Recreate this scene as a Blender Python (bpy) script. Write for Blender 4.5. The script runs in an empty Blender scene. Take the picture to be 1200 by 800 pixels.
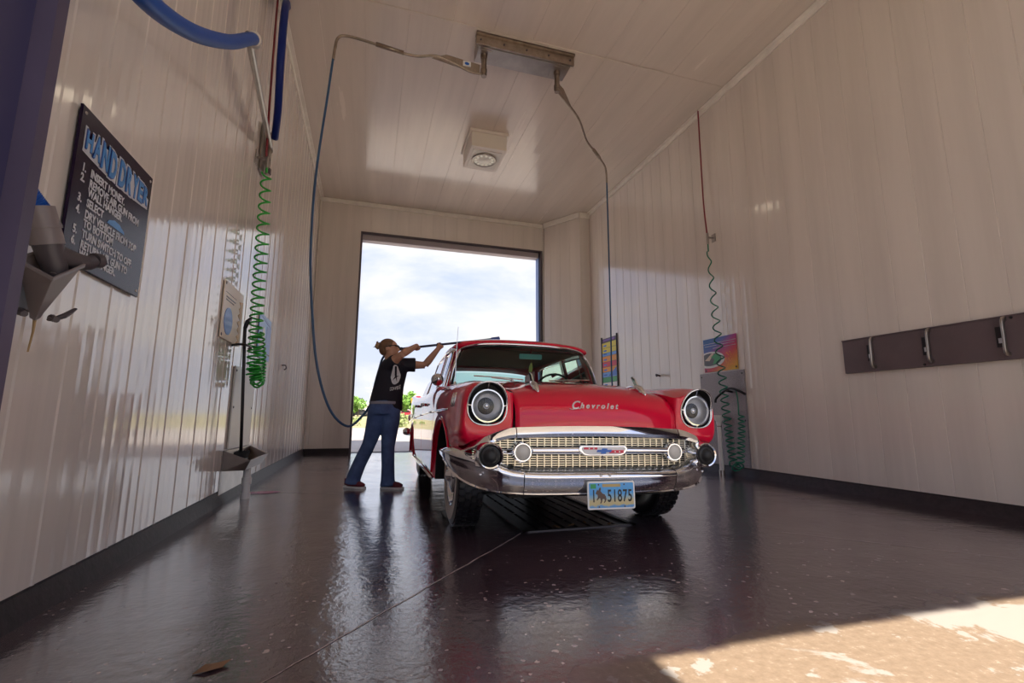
import bpy, math, random
from mathutils import Vector, Matrix, Euler
random.seed(7)
C = bpy.context.scene.collection
sc = bpy.context.scene
PI = math.pi

# ---------------------------------------------------------------- camera, sky, sun, exposure
cam_d = bpy.data.cameras.new('camera')
cam = bpy.data.objects.new('camera', cam_d)
C.objects.link(cam)
cam_d.sensor_fit = 'HORIZONTAL'
cam_d.sensor_width = 36.0
cam_d.lens = 36.0 * 552.9 / 1200.0
cam_d.clip_start = 0.02
cam_d.clip_end = 2000


def cam_axes(yaw, pitch, roll):
    cy, sy = math.cos(yaw), math.sin(yaw)
    w = Vector((sy * math.cos(pitch), cy * math.cos(pitch), math.sin(pitch)))
    r = Vector((cy, -sy, 0))
    u = r.cross(w)
    return r * math.cos(roll) + u * math.sin(roll), u * math.cos(roll) - r * math.sin(roll), w


_r, _u, _w = cam_axes(math.radians(16.764), math.radians(8.947), math.radians(0.211))
cam.matrix_world = Matrix(((_r.x, _u.x, -_w.x, 0), (_r.y, _u.y, -_w.y, 0), (_r.z, _u.z, -_w.z, 0.77), (0, 0, 0, 1)))
sc.camera = cam

SUN_ELEV = 56.0
sun_d = bpy.data.lights.new('sun', 'SUN')
sun_d.energy = 6.8
sun_d.angle = math.radians(0.5)
sun_d.color = (1.0, 0.91, 0.77)
sun = bpy.data.objects.new('sun', sun_d)
C.objects.link(sun)
_d = Vector((-0.05, 1.0, -math.tan(math.radians(SUN_ELEV)))).normalized()
sun.rotation_euler = _d.to_track_quat('-Z', 'Y').to_euler()

world = bpy.data.worlds.new('sky')
sc.world = world
world.use_nodes = True
wn = world.node_tree
wn.nodes.clear()


def N(tree, typ, **kw):
    n = tree.nodes.new(typ)
    for k, v in kw.items():
        if hasattr(n, k) and not isinstance(v, (tuple, list)) and k not in n.inputs:
            setattr(n, k, v)
        else:
            n.inputs[k].default_value = v
    return n


def L(tree, a, b):
    tree.links.new(a, b)


def ramp(tree, stops, interp='LINEAR'):
    n = tree.nodes.new('ShaderNodeValToRGB')
    n.color_ramp.interpolation = interp
    el = n.color_ramp.elements
    while len(el) < len(stops):
        el.new(0.5)
    for e, (p, c) in zip(el, stops):
        e.position = p
        e.color = (c, c, c, 1) if isinstance(c, (int, float)) else (*c, 1)
    return n


SKY_STRENGTH = 0.74
_tc = N(wn, 'ShaderNodeTexCoord')
_sep = N(wn, 'ShaderNodeSeparateXYZ')
L(wn, _tc.outputs['Generated'], _sep.inputs[0])
_grad = ramp(wn, [(0.0, (0.72, 0.77, 0.88)), (0.08, (0.68, 0.74, 0.90)), (0.35, (0.52, 0.63, 0.98)), (1.0, (0.26, 0.40, 1.0))])
L(wn, _sep.outputs['Z'], _grad.inputs[0])
_map = N(wn, 'ShaderNodeMapping')
_map.inputs['Scale'].default_value = (1.0, 1.0, 2.6)
_map.inputs['Location'].default_value = (0.35, 0.1, 0.25)
L(wn, _tc.outputs['Generated'], _map.inputs[0])
_nz = N(wn, 'ShaderNodeTexNoise', Scale=2.6, Detail=9.0, Roughness=0.56, Distortion=0.25)
L(wn, _map.outputs[0], _nz.inputs['Vector'])
_cr = ramp(wn, [(0.42, 0.0), (0.60, 1.0)])
L(wn, _nz.outputs['Fac'], _cr.inputs[0])
_mx = N(wn, 'ShaderNodeMixRGB')
_mx.inputs['Color2'].default_value = (0.93, 0.92, 0.92, 1)
L(wn, _cr.outputs[0], _mx.inputs['Fac'])
L(wn, _grad.outputs[0], _mx.inputs['Color1'])
_bg = N(wn, 'ShaderNodeBackground')
_bg.inputs['Strength'].default_value = SKY_STRENGTH
L(wn, _mx.outputs[0], _bg.inputs['Color'])
_wo = N(wn, 'ShaderNodeOutputWorld')
L(wn, _bg.outputs[0], _wo.inputs['Surface'])

sc.view_settings.view_transform = 'Standard'
sc.view_settings.look = 'None'
sc.view_settings.exposure = 0.68
sc.view_settings.gamma = 1.0
sc.view_settings.use_curve_mapping = False
try:
    sc.cycles.max_bounces = 10
    sc.cycles.diffuse_bounces = 6
    sc.cycles.glossy_bounces = 6
    sc.cycles.transparent_max_bounces = 16
except Exception:
    pass

# ---------------------------------------------------------------- mesh helpers


def frame_from(d, up=(0, 0, 1)):
    d = Vector(d).normalized()
    up = Vector(up)
    if abs(d.dot(up)) > 0.97:
        up = Vector((0, 1, 0)) if abs(d.y) < 0.9 else Vector((1, 0, 0))
    a = up.cross(d).normalized()
    b = d.cross(a).normalized()
    return a, b, d


def catmull(pts, n=6, closed=False):
    P = [Vector(p) for p in pts]
    out = []
    m = len(P)
    rng = m if closed else m - 1
    for i in range(rng):
        if closed:
            p0, p1, p2, p3 = P[(i - 1) % m], P[i], P[(i + 1) % m], P[(i + 2) % m]
        else:
            p0 = P[max(i - 1, 0)]
            p1 = P[i]
            p2 = P[i + 1]
            p3 = P[min(i + 2, m - 1)]
        for k in range(n):
            t = k / n
            out.append(0.5 * ((2 * p1) + (p2 - p0) * t + (2 * p0 - 5 * p1 + 4 * p2 - p3) * t * t + (3 * p1 - p0 - 3 * p2 + p3) * t ** 3))
    if not closed:
        out.append(P[-1])
    return out


class MB:
    def __init__(s):
        s.v = []
        s.f = []
        s.m = []

    def add(s, vs, fs, mi=0, M=None):
        o = len(s.v)
        for v in vs:
            v = Vector(v)
            s.v.append(M @ v if M is not None else v)
        for f in fs:
            s.f.append([i + o for i in f])
            s.m.append(mi)
        return s

    def box(s, c, d, mi=0, M=None, taper=1.0):
        x, y, z = d[0] / 2, d[1] / 2, d[2] / 2
        vs = [(c[0] + sx * x * (taper if sz > 0 else 1), c[1] + sy * y * (taper if sz > 0 else 1), c[2] + sz * z) for sz in (-1, 1) for sy in (-1, 1) for sx in (-1, 1)]
        return s.add(vs, [(0, 2, 3, 1), (4, 5, 7, 6), (0, 1, 5, 4), (2, 6, 7, 3), (0, 4, 6, 2), (1, 3, 7, 5)], mi, M)

    def mm(s, x0, x1, y0, y1, z0, z1, mi=0, M=None):
        return s.box(((x0 + x1) / 2, (y0 + y1) / 2, (z0 + z1) / 2), (abs(x1 - x0), abs(y1 - y0), abs(z1 - z0)), mi, M)

    def loft(s, secs, closed=True, cap0=False, cap1=False, mi=0, M=None):
        n = len(secs[0])
        vs = [p for sec in secs for p in sec]
        fs = []
        for i in range(len(secs) - 1):
            for j in range(n if closed else n - 1):
                k = (j + 1) % n
                fs.append((i * n + j, i * n + k, (i + 1) * n + k, (i + 1) * n + j))
        if cap0:
            fs.append(list(range(n))[::-1])
        if cap1:
            fs.append([(len(secs) - 1) * n + j for j in range(n)])
        return s.add(vs, fs, mi, M)

    def tube(s, pts, r, n=10, caps=True, mi=0, interp=0, sq=None, M=None):
        if interp:
            rr = r if isinstance(r, (list, tuple)) else None
            m = len(pts)
            pts = catmull(pts, interp)
            if rr:
                r = [rr[min(int(i / interp), m - 1)] + (rr[min(int(i / interp) + 1, m - 1)] - rr[min(int(i / interp), m - 1)]) * ((i % interp) / interp) for i in range(len(pts))]
        pts = [Vector(p) for p in pts]
        R = r if isinstance(r, (list, tuple)) else [r] * len(pts)
        secs = []
        a = None
        for i, p in enumerate(pts):
            d = (pts[min(i + 1, len(pts) - 1)] - pts[max(i - 1, 0)])
            if d.length < 1e-9:
                d = Vector((0, 0, 1))
            d.normalize()
            if a is None:
                a, b, _ = frame_from(d)
            else:
                a = (a - d * a.dot(d))
                if a.length < 1e-6:
                    a = frame_from(d)[0]
                a.normalize()
                b = d.cross(a)
            secs.append([p + (a * math.cos(2 * PI * k / n) + b * math.sin(2 * PI * k / n) * (sq or 1)) * R[i] for k in range(n)])
        return s.loft(secs, True, caps, caps, mi, M)

    def lathe(s, prof, o=(0, 0, 0), d=(0, 0, 1), n=24, mi=0, cap=False, M=None):
        a, b, d = frame_from(d)
        o = Vector(o)
        secs = [[o + d * h + (a * math.cos(2 * PI * k / n) + b * math.sin(2 * PI * k / n)) * r for k in range(n)] for r, h in prof]
        return s.loft(secs, True, cap, cap, mi, M)

    def cyl(s, p0, p1, r, n=14, mi=0, r1=None):
        return s.tube([p0, p1], [r, r if r1 is None else r1], n, True, mi)

    def prism(s, poly, o, ux, uy, depth, mi=0, M=None):
        """polygon in the plane (ux, uy) at o, extruded along ux x uy by depth"""
        o = Vector(o)
        ux = Vector(ux)
        uy = Vector(uy)
        nn = ux.cross(uy).normalized() * depth
        n = len(poly)
        a = [o + ux * p[0] + uy * p[1] for p in poly]
        vs = a + [p + nn for p in a]
        fs = [list(range(n))[::-1], [n + i for i in range(n)]] + [(i, (i + 1) % n, n + (i + 1) % n, n + i) for i in range(n)]
        return s.add(vs, fs, mi, M)

    def ell(s, c, r, n=16, m=10, mi=0, M=None):
        secs = []
        for i in range(m + 1):
            t = PI * i / m
            rr = max(math.sin(t), 1e-3)
            secs.append([(c[0] + r[0] * rr * math.cos(2 * PI * k / n), c[1] + r[1] * rr * math.sin(2 * PI * k / n), c[2] - r[2] * math.cos(t)) for k in range(n)])
        return s.loft(secs, True, True, True, mi, M)

    def text(s, txt, size, M, extrude=0.001, align='LEFT', mi=0, offset=0.0, shear=0.0, spacing=1.0):
        cu = bpy.data.curves.new('lettering', 'FONT')
        cu.body = txt
        cu.size = size
        cu.extrude = extrude
        cu.align_x = align
        cu.offset = offset
        cu.shear = shear
        cu.space_character = spacing
        cu.resolution_u = 3
        ob = bpy.data.objects.new('lettering', cu)
        C.objects.link(ob)
        dg = bpy.context.evaluated_depsgraph_get()
        dg.update()
        me = bpy.data.meshes.new_from_object(ob.evaluated_get(dg))
        s.add([v.co.copy() for v in me.vertices], [list(p.vertices) for p in me.polygons], mi, M)
        bpy.data.objects.remove(ob)
        bpy.data.meshes.remove(me)
        bpy.data.curves.remove(cu)
        return s

    def build(s, name, mat, parent=None, smooth=False, bevel=0, sub=0, solid=0, normals=True, weld=0):
        me = bpy.data.meshes.new(name)
        me.from_pydata([tuple(v) for v in s.v], [], s.f)
        mats = mat if isinstance(mat, (list, tuple)) else [mat]
        for m_ in mats:
            me.materials.append(m_)
        for p, mi in zip(me.polygons, s.m):
            p.material_index = mi
            p.use_smooth = bool(smooth)
        me.update()
        if normals:
            import bmesh
            bm = bmesh.new()
            bm.from_mesh(me)
            if weld:
                bmesh.ops.remove_doubles(bm, verts=bm.verts, dist=weld)
            bmesh.ops.recalc_face_normals(bm, faces=bm.faces)
            bm.to_mesh(me)
            bm.free()
        o = bpy.data.objects.new(name, me)
        C.objects.link(o)
        if parent is not None:
            o.parent = parent
        if solid:
            md = o.modifiers.new('solid', 'SOLIDIFY')
            md.thickness = solid
            md.offset = 0
        if bevel:
            md = o.modifiers.new('bevel', 'BEVEL')
            md.width = bevel
            md.segments = 2
            md.limit_method = 'ANGLE'
            md.angle_limit = math.radians(40)
        if sub:
            md = o.modifiers.new('sub', 'SUBSURF')
            md.levels = sub
            md.render_levels = sub
        if smooth == 'auto' or (smooth and smooth is not True):
            try:
                me.set_sharp_from_angle(angle=math.radians(smooth if isinstance(smooth, (int, float)) else 35))
            except Exception:
                pass
        return o


def tag(o, label=None, cat=None, group=None, kind=None):
    if label:
        o['label'] = label
    if cat:
        o['category'] = cat
    if group:
        o['group'] = group
    if kind:
        o['kind'] = kind
    return o


def empty(name, loc=(0, 0, 0), rot=(0, 0, 0), parent=None):
    o = bpy.data.objects.new(name, None)
    o.empty_display_size = 0.1
    C.objects.link(o)
    o.location = loc
    o.rotation_euler = rot
    if parent:
        o.parent = parent
    return o


def struct(o):
    o['kind'] = 'structure'
    return o


def copy_tree(o, parent=None, mirror=False):
    c = o.copy()
    C.objects.link(c)
    c.parent = parent
    for ch in list(o.children):
        copy_tree(ch, c)
    return c


def lmat(o, ux, uy):
    """matrix placing local x,y,z at origin o with axes ux, uy, ux x uy"""
    ux = Vector(ux).normalized()
    uy = Vector(uy).normalized()
    uz = ux.cross(uy).normalized()
    return Matrix(((ux.x, uy.x, uz.x, o[0]), (ux.y, uy.y, uz.y, o[1]), (ux.z, uy.z, uz.z, o[2]), (0, 0, 0, 1)))


# ---------------------------------------------------------------- materials
def pm(name, col, rough=0.5, metal=0.0, coat=0.0, spec=0.5, bump=None, var=None, coat_rough=0.03, emit=None, estr=0.0, alpha=None):
    """bump=(scale, strength, distance[, stretch]); var=(scale, amount)"""
    m = bpy.data.materials.new(name)
    m.use_nodes = True
    t = m.node_tree
    b = t.nodes['Principled BSDF']
    b.inputs['Base Color'].default_value = (*col, 1)
    b.inputs['Roughness'].default_value = rough
    b.inputs['Metallic'].default_value = metal
    b.inputs['Coat Weight'].default_value = coat
    b.inputs['Coat Roughness'].default_value = coat_rough
    b.inputs['Specular IOR Level'].default_value = spec
    if emit:
        b.inputs['Emission Color'].default_value = (*emit, 1)
        b.inputs['Emission Strength'].default_value = estr
    tc = None
    if bump or var:
        tc = t.nodes.new('ShaderNodeTexCoord')
    if var:
        nz = N(t, 'ShaderNodeTexNoise', Scale=var[0], Detail=5.0, Roughness=0.6)
        L(t, tc.outputs['Object'], nz.inputs['Vector'])
        a = var[1]
        rp = ramp(t, [(0.3, tuple(max(c * (1 - a), 0) for c in col)), (0.7, tuple(min(c * (1 + a), 1) for c in col))])
        L(t, nz.outputs['Fac'], rp.inputs[0])
        L(t, rp.outputs[0], b.inputs['Base Color'])
    if bump:
        mp = N(t, 'ShaderNodeMapping')
        mp.inputs['Scale'].default_value = bump[3] if len(bump) > 3 else (1, 1, 1)
        L(t, tc.outputs['Object'], mp.inputs[0])
        nz = N(t, 'ShaderNodeTexNoise', Scale=bump[0], Detail=4.0, Roughness=0.55)
        L(t, mp.outputs[0], nz.inputs['Vector'])
        bp = N(t, 'ShaderNodeBump', Strength=bump[1], Distance=bump[2])
        L(t, nz.outputs['Fac'], bp.inputs['Height'])
        L(t, bp.outputs[0], b.inputs['Normal'])
    return m


def glass_mat(name, tint, refl=1.0, ior=1.5, rough=0.0):
    m = bpy.data.materials.new(name)
    m.use_nodes = True
    t = m.node_tree
    t.nodes.clear()
    tr = N(t, 'ShaderNodeBsdfTransparent')
    tr.inputs[0].default_value = (*tint, 1)
    gl = N(t, 'ShaderNodeBsdfGlossy')
    gl.inputs['Roughness'].default_value = rough
    fr = N(t, 'ShaderNodeFresnel')
    fr.inputs[0].default_value = ior
    mx = N(t, 'ShaderNodeMixShader')
    L(t, fr.outputs[0], mx.inputs[0])
    L(t, tr.outputs[0], mx.inputs[1])
    L(t, gl.outputs[0], mx.inputs[2])
    o = N(t, 'ShaderNodeOutputMaterial')
    L(t, mx.outputs[0], o.inputs[0])
    return m


def panel_mat(name, col, streak=(1, 1, 0.08), rough=0.2, dirt=0.12):
    m = bpy.data.materials.new(name)
    m.use_nodes = True
    t = m.node_tree
    b = t.nodes['Principled BSDF']
    tc = t.nodes.new('ShaderNodeTexCoord')
    mp = N(t, 'ShaderNodeMapping')
    mp.inputs['Scale'].default_value = streak
    L(t, tc.outputs['Object'], mp.inputs[0])
    nz = N(t, 'ShaderNodeTexNoise', Scale=3.0, Detail=6.0, Roughness=0.62)
    L(t, mp.outputs[0], nz.inputs['Vector'])
    rp = ramp(t, [(0.3, tuple(c * (1 - dirt) for c in col)), (0.62, col)])
    L(t, nz.outputs['Fac'], rp.inputs[0])
    L(t, rp.outputs[0], b.inputs['Base Color'])
    b.inputs['Specular IOR Level'].default_value = 0.8
    b.inputs['Coat Weight'].default_value = 0.35
    b.inputs['Coat Roughness'].default_value = 0.07
    rr = ramp(t, [(0.3, rough * 0.7), (0.7, rough * 1.5)])
    L(t, nz.outputs['Fac'], rr.inputs[0])
    L(t, rr.outputs[0], b.inputs['Roughness'])
    mp2 = N(t, 'ShaderNodeMapping')
    mp2.inputs['Scale'].default_value = tuple(s if s < 0.5 else 1.0 for s in streak)
    L(t, tc.outputs['Object'], mp2.inputs[0])
    n2 = N(t, 'ShaderNodeTexNoise', Scale=7.0, Detail=1.5, Roughness=0.4)
    L(t, mp2.outputs[0], n2.inputs['Vector'])
    bp = N(t, 'ShaderNodeBump', Strength=0.25, Distance=0.004)
    L(t, n2.outputs['Fac'], bp.inputs['Height'])
    L(t, bp.outputs[0], b.inputs['Normal'])
    return m


M_wall = panel_mat('white_wall_panel', (0.78, 0.705, 0.65), (1, 1, 0.06), 0.11)
M_ceil = panel_mat('white_ceiling_panel', (0.84, 0.755, 0.665), (1, 0.08, 1), 0.19)
M_trim = pm('white_trim', (0.88, 0.83, 0.76), 0.35, var=(6, 0.08))
M_kerb = pm('dark_kerb', (0.022, 0.014, 0.017), 0.55, bump=(40, 0.4, 0.004), var=(20, 0.5))
M_frame = pm('dark_frame', (0.09, 0.07, 0.085), 0.4)
M_jamb = pm('slate_blue_steel', (0.055, 0.042, 0.075), 0.42, bump=(30, 0.1, 0.002), var=(9, 0.12))
M_jamb2 = pm('dark_blue_steel', (0.035, 0.03, 0.075), 0.4)
M_skylit_jamb = pm('skylit_jamb_blue', (0.16, 0.25, 0.50), 0.4)  # blue of the sky light put into the jamb colour
M_chrome = pm('chrome', (0.86, 0.87, 0.90), 0.045, 1.0)
M_chrome_d = pm('worn_chrome', (0.70, 0.70, 0.72), 0.13, 1.0)
M_grille = pm('champagne_grille', (0.82, 0.76, 0.62), 0.28, 1.0)
M_red = pm('red_car_paint', (0.70, 0.002, 0.038), 0.35, 0.0, coat=1.0, coat_rough=0.02, spec=0.15)
M_black = pm('black_rubber', (0.012, 0.012, 0.014), 0.5)
M_tyre = pm('wet_tyre', (0.014, 0.013, 0.016), 0.30, bump=(60, 0.3, 0.003))
M_dark = pm('dark_underside', (0.012, 0.011, 0.012), 0.7)
M_steel = pm('stainless_steel', (0.40, 0.36, 0.33), 0.36, 1.0, bump=(60, 0.15, 0.001), var=(5, 0.15))
M_brass = pm('dull_brass_steel', (0.36, 0.30, 0.25), 0.38, 1.0, var=(12, 0.2))
M_grey = pm('grey_plastic', (0.24, 0.20, 0.20), 0.42, bump=(50, 0.12, 0.002))
M_greyd = pm('dark_grey_plastic', (0.085, 0.07, 0.078), 0.45, bump=(60, 0.3, 0.002))
M_bluehose = pm('blue_hose', (0.006, 0.07, 0.34), 0.45, spec=.25)
M_bluehose2 = pm('navy_hose', (0.005, 0.02, 0.17), 0.45, spec=.25)
M_thinblue = pm('slate_blue_hose', (0.03, 0.09, 0.20), 0.4)
M_redh = pm('red_hose', (0.22, 0.02, 0.03), 0.4)
M_green = pm('green_hose', (0.03, 0.42, 0.05), 0.28)
M_dgreen = pm('dark_green_hose', (0.0, 0.16, 0.09), 0.3)
M_pvc = pm('white_pvc', (0.88, 0.86, 0.84), 0.35)
M_white = pm('white_paint', (0.82, 0.82, 0.84), 0.4)
M_rack = pm('brown_grey_plate', (0.13, 0.095, 0.105), 0.4, bump=(30, 0.1, 0.002), var=(5, 0.1))
M_sign = pm('navy_sign', (0.016, 0.006, 0.026), 0.22, spec=0.22)
M_signtxt = pm('pale_lettering', (0.62, 0.62, 0.66), 0.5)
M_signblue = pm('blue_lettering', (0.06, 0.26, 0.62), 0.35)
M_signdk = pm('deep_blue_lettering', (0.015, 0.06, 0.30), 0.35)
M_yellow = pm('yellow_print', (0.80, 0.68, 0.05), 0.35)
M_orange = pm('orange_print', (0.85, 0.32, 0.03), 0.35)
M_ored = pm('red_print', (0.72, 0.03, 0.08), 0.35)
M_mag = pm('magenta_print', (0.50, 0.02, 0.22), 0.35)
M_purple = pm('purple_print', (0.16, 0.05, 0.35), 0.35)
M_bprint = pm('blue_print', (0.03, 0.16, 0.62), 0.3)
M_lblue = pm('light_blue_print', (0.12, 0.36, 0.80), 0.3)
M_gprint = pm('green_print', (0.03, 0.35, 0.12), 0.35)
M_cream = pm('cream_print', (0.78, 0.64, 0.50), 0.35)
M_blackp = pm('black_print', (0.01, 0.01, 0.015), 0.4)
M_glass = glass_mat('tinted_windscreen_glass', (0.62, 0.82, 0.76), ior=1.45)
M_sglass = glass_mat('tinted_side_glass', (0.74, 0.86, 0.82), ior=1.45)
M_clear = glass_mat('clear_lens_glass', (0.95, 0.96, 0.98), ior=1.5)
M_mirror = pm('mirror_silver', (0.9, 0.92, 0.94), 0.03, 1.0)
M_interior = pm('maroon_interior', (0.055, 0.010, 0.018), 0.6)
M_seat = pm('dark_seat_vinyl', (0.05, 0.03, 0.035), 0.5)

XL, XR, YB, ZC = -1.2134, 4.7457, 10.4729, 5.4767
OX0, OX1, OZ = -0.328, 3.899, 4.756
YF = 0.32

# ---------------------------------------------------------------- room shell


def ribbed(length, sp=0.275, off=0.0, rib=0.0045, w=0.016):
    """(t, height) profile along a wall: flat panels with a narrow raised joint and shallow flutes"""
    pts = [(0, 0)]
    t = off
    while t < length - 0.03:
        if t > 0.02:
            pts += [(t - w, 0), (t - w * 0.45, rib), (t + w * 0.25, rib), (t + w * 0.32, 0)]
            for k in (0.33, 0.66):
                q = t + sp * k
                if q < length - 0.03:
                    pts += [(q - 0.03, 0), (q, 0.0007), (q + 0.03, 0)]
        t += sp
    pts.append((length, 0))
    return sorted(pts)


def ribbed_wall(mb, p0, dirv, length, nrm, z0, z1, thick=0.12, off=0.0, sp=0.275, rib=-0.004):
    p0 = Vector(p0)
    dirv = Vector(dirv)
    nrm = Vector(nrm)
    prof = ribbed(length, sp, off, rib, 0.016 if rib > 0 else 0.008)
    lo = [p0 + dirv * t + nrm * h for t, h in prof]
    up = Vector((0, 0, 1))
    n = len(lo)
    vs = [p + up * z0 for p in lo] + [p + up * z1 for p in lo]
    fs = [(i, i + 1, n + i + 1, n + i) for i in range(n - 1)]
    mb.add(vs, fs)
    a, b = p0, p0 + dirv * length
    o = len(mb.v)
    mb.v += [a - nrm * thick + up * z0, b - nrm * thick + up * z0, a - nrm * thick + up * z1, b - nrm * thick + up * z1]
    s_ = o - 2 * n
    mb.f += [[o, o + 2, o + 3, o + 1], [s_, s_ + n, o + 2, o], [s_ + n - 1, o + 1, o + 3, s_ + 2 * n - 1],
             [s_ + n + i for i in range(n)] + [o + 3, o + 2], [s_ + i for i in range(n)][::-1] + [o, o + 1]]
    mb.m += [0] * 5


w = MB()
ribbed_wall(w, (XL, YF, 0), (0, 1, 0), YB - YF, (1, 0, 0), 0.115, ZC + 0.05, 0.14, 0.16, rib=0.0045)
struct(w.build('wall_left', M_wall, normals=True))
w = MB()
ribbed_wall(w, (XR, YF, 0), (0, 1, 0), YB - YF, (-1, 0, 0), 0.115, ZC + 0.05, 0.14, 0.06)
struct(w.build('wall_right', M_wall))
w = MB()
ribbed_wall(w, (XL, YB, 0), (1, 0, 0), OX0 - XL, (0, -1, 0), 0.10, ZC + 0.05, 0.22, 0.1)
ribbed_wall(w, (OX1, YB, 0), (1, 0, 0), XR - OX1, (0, -1, 0), 0.10, ZC + 0.05, 0.22, 0.5)
ribbed_wall(w, (OX0, YB, 0), (1, 0, 0), OX1 - OX0, (0, -1, 0), OZ, ZC + 0.05, 0.22, 0.2)
struct(w.build('wall_back', M_wall))
# slanted corner casing at the right of the back opening
w = MB()
a, b = Vector((3.945, 10.40, 0)), Vector((4.50, 9.534, 0))
dv = (b - a).normalized()
ribbed_wall(w, a, dv, (b - a).length, (-dv.y * -1, dv.x * -1, 0) if False else (dv.y, -dv.x, 0), 0.10, ZC, 0.02, 0.2)
ribbed_wall(w, (4.50, 9.534, 0), (1, 0, 0), 4.745 - 4.50, (0, -1, 0), 0.10, ZC, 0.02, 0.4)
struct(w.build('wall_corner', M_wall))
# unseen blocks added above the roof line to cast the long shade behind
w = MB()
w.mm(XL - 0.2, OX0 + 1.3, YB + 0.0, YB + 0.22, ZC + 0.05, 8.0)
w.mm(OX0 + 1.3, XR + 0.2, YB + 0.0, YB + 0.22, ZC + 0.05, 6.4)
struct(w.build('wall_shade_blocker', M_wall))
# front wall: only the camera-side jamb of the front opening is seen
w = MB()
w.mm(XL - 0.2, -0.352, YF, 0.50, 0, ZC + 0.4)
w.mm(OX1, XR + 0.2, YF, 0.50, 0, ZC + 0.4)
w.mm(-0.352, OX1, YF, 0.50, OZ, ZC + 0.4)
struct(w.build('wall_front', M_jamb))
w = MB()
w.mm(-0.352, -0.338, YF - 0.01, 0.47, 0, OZ)
w.mm(-0.350, -0.316, 0.452, 0.500, 0, OZ)
w.mm(-0.338, -0.328, YF + 0.03, 0.37, 0, OZ)
struct(w.build('trim_1', [M_jamb2]))
w = MB()
w.mm(-0.358, -0.300, 0.500, 0.515, 0, OZ)
struct(w.build('trim_2', M_jamb))

# ceiling with board joints running along the bay
w = MB()
prof = ribbed(XR - XL, 0.51, 0.44, rib=-0.004, w=0.008)
n = len(prof)
vs = [(XL + t, YF, ZC - h) for t, h in prof] + [(XL + t, YB, ZC - h) for t, h in prof]
w.add(vs, [(i, n + i, n + i + 1, i + 1) for i in range(n - 1)])
w.add([(XL, YF, ZC + 0.16), (XR, YF, ZC + 0.16), (XL, YB, ZC + 0.16), (XR, YB, ZC + 0.16)], [(0, 1, 3, 2)])
struct(w.build('ceiling', M_ceil, normals=False))
w = MB()
w.mm(XL - 0.14, XR + 0.14, YF, YB + 0.2, ZC + 0.165, ZC + 0.30)
w.mm(-1.4, 1.08, -2.9, YF, OZ, OZ + 0.2)  # unseen canopy, added so its side cuts the sun patch's left edge
w.mm(1.08, XR + 0.2, -1.75, YF, OZ, OZ + 0.2)  # unseen canopy, added so its front edge ends the sun patch
struct(w.build('ceiling_slab_sun_blocker', M_trim))
w = MB()
w.mm(XL, XL + 0.02, YF, YB, ZC - 0.085, ZC - 0.008)
w.mm(XL, XL + 0.07, YF, YB, ZC - 0.020, ZC - 0.007)
struct(w.build('trim_3', M_trim, bevel=0.004))
w = MB()
w.mm(XR - 0.02, XR, YF, YB, ZC - 0.085, ZC - 0.008)
w.mm(XR - 0.07, XR, YF, YB, ZC - 0.020, ZC - 0.007)
struct(w.build('trim_4', M_trim, bevel=0.004))
w = MB()
w.mm(XL + 0.01, 3.93, YB - 0.03, YB, ZC - 0.10, ZC - 0.008)
struct(w.build('trim_5', M_trim, bevel=0.004))
w = MB()
nrm = Vector((dv.y, -dv.x, 0))
w.prism([(0, 0), ((b - a).length + 0.012, 0), ((b - a).length + 0.012, 0.13), (0, 0.13)], a + Vector((0, 0, ZC - 0.14)) + nrm * 0.012, dv, (0, 0, 1), 0.024)
w.mm(4.50, 4.745, 9.50, 9.524, ZC - 0.14, ZC - 0.01)
struct(w.build('trim_6', M_trim, bevel=0.003))
w = MB()
w.mm(XL, XR, 5.02, 5.06, ZC - 0.011, ZC - 0.0065)
struct(w.build('trim_7', M_ceil))
w = MB()
w.mm(3.925, 3.945, YB - 0.03, YB, 0.1, ZC - 0.1)
w.mm(-1.2, -1.18, YB - 0.02, YB, 0.1, ZC - 0.1)
struct(w.build('trim_8', M_trim))
# kerbs
for nm, bx in (('baseboard_left', (XL - 0.14, XL - 0.004, YF, YB, 0, 0.115)), ('baseboard_right', (XR + 0.004, XR + 0.14, YF, YB, 0, 0.115)),
               ('baseboard_back', (XL, OX0, YB + 0.004, YB + 0.2, 0, 0.10)), ('baseboard_corner', (OX1, XR, YB + 0.004, YB + 0.2, 0, 0.10))):
    w = MB()
    w.mm(*bx)
    if nm == 'baseboard_left':
        w.add([(XL - 0.004, YF, 0), (XL - 0.004, YB, 0), (XL - 0.004, YB, 0.10), (XL - 0.004, YF, 0.10), (XL + 0.03, YF, 0), (XL + 0.03, YB, 0)], [(0, 1, 2, 3), (3, 2, 5, 4), (0, 3, 4), (1, 5, 2)])
    if nm == 'baseboard_right':
        w.add([(XR + 0.004, YF, 0), (XR + 0.004, YB, 0), (XR + 0.004, YB, 0.10), (XR + 0.004, YF, 0.10), (XR - 0.03, YF, 0), (XR - 0.03, YB, 0)], [(0, 1, 2, 3), (3, 2, 5, 4), (0, 3, 4), (1, 5, 2)])
    struct(w.build(nm, M_kerb))
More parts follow.
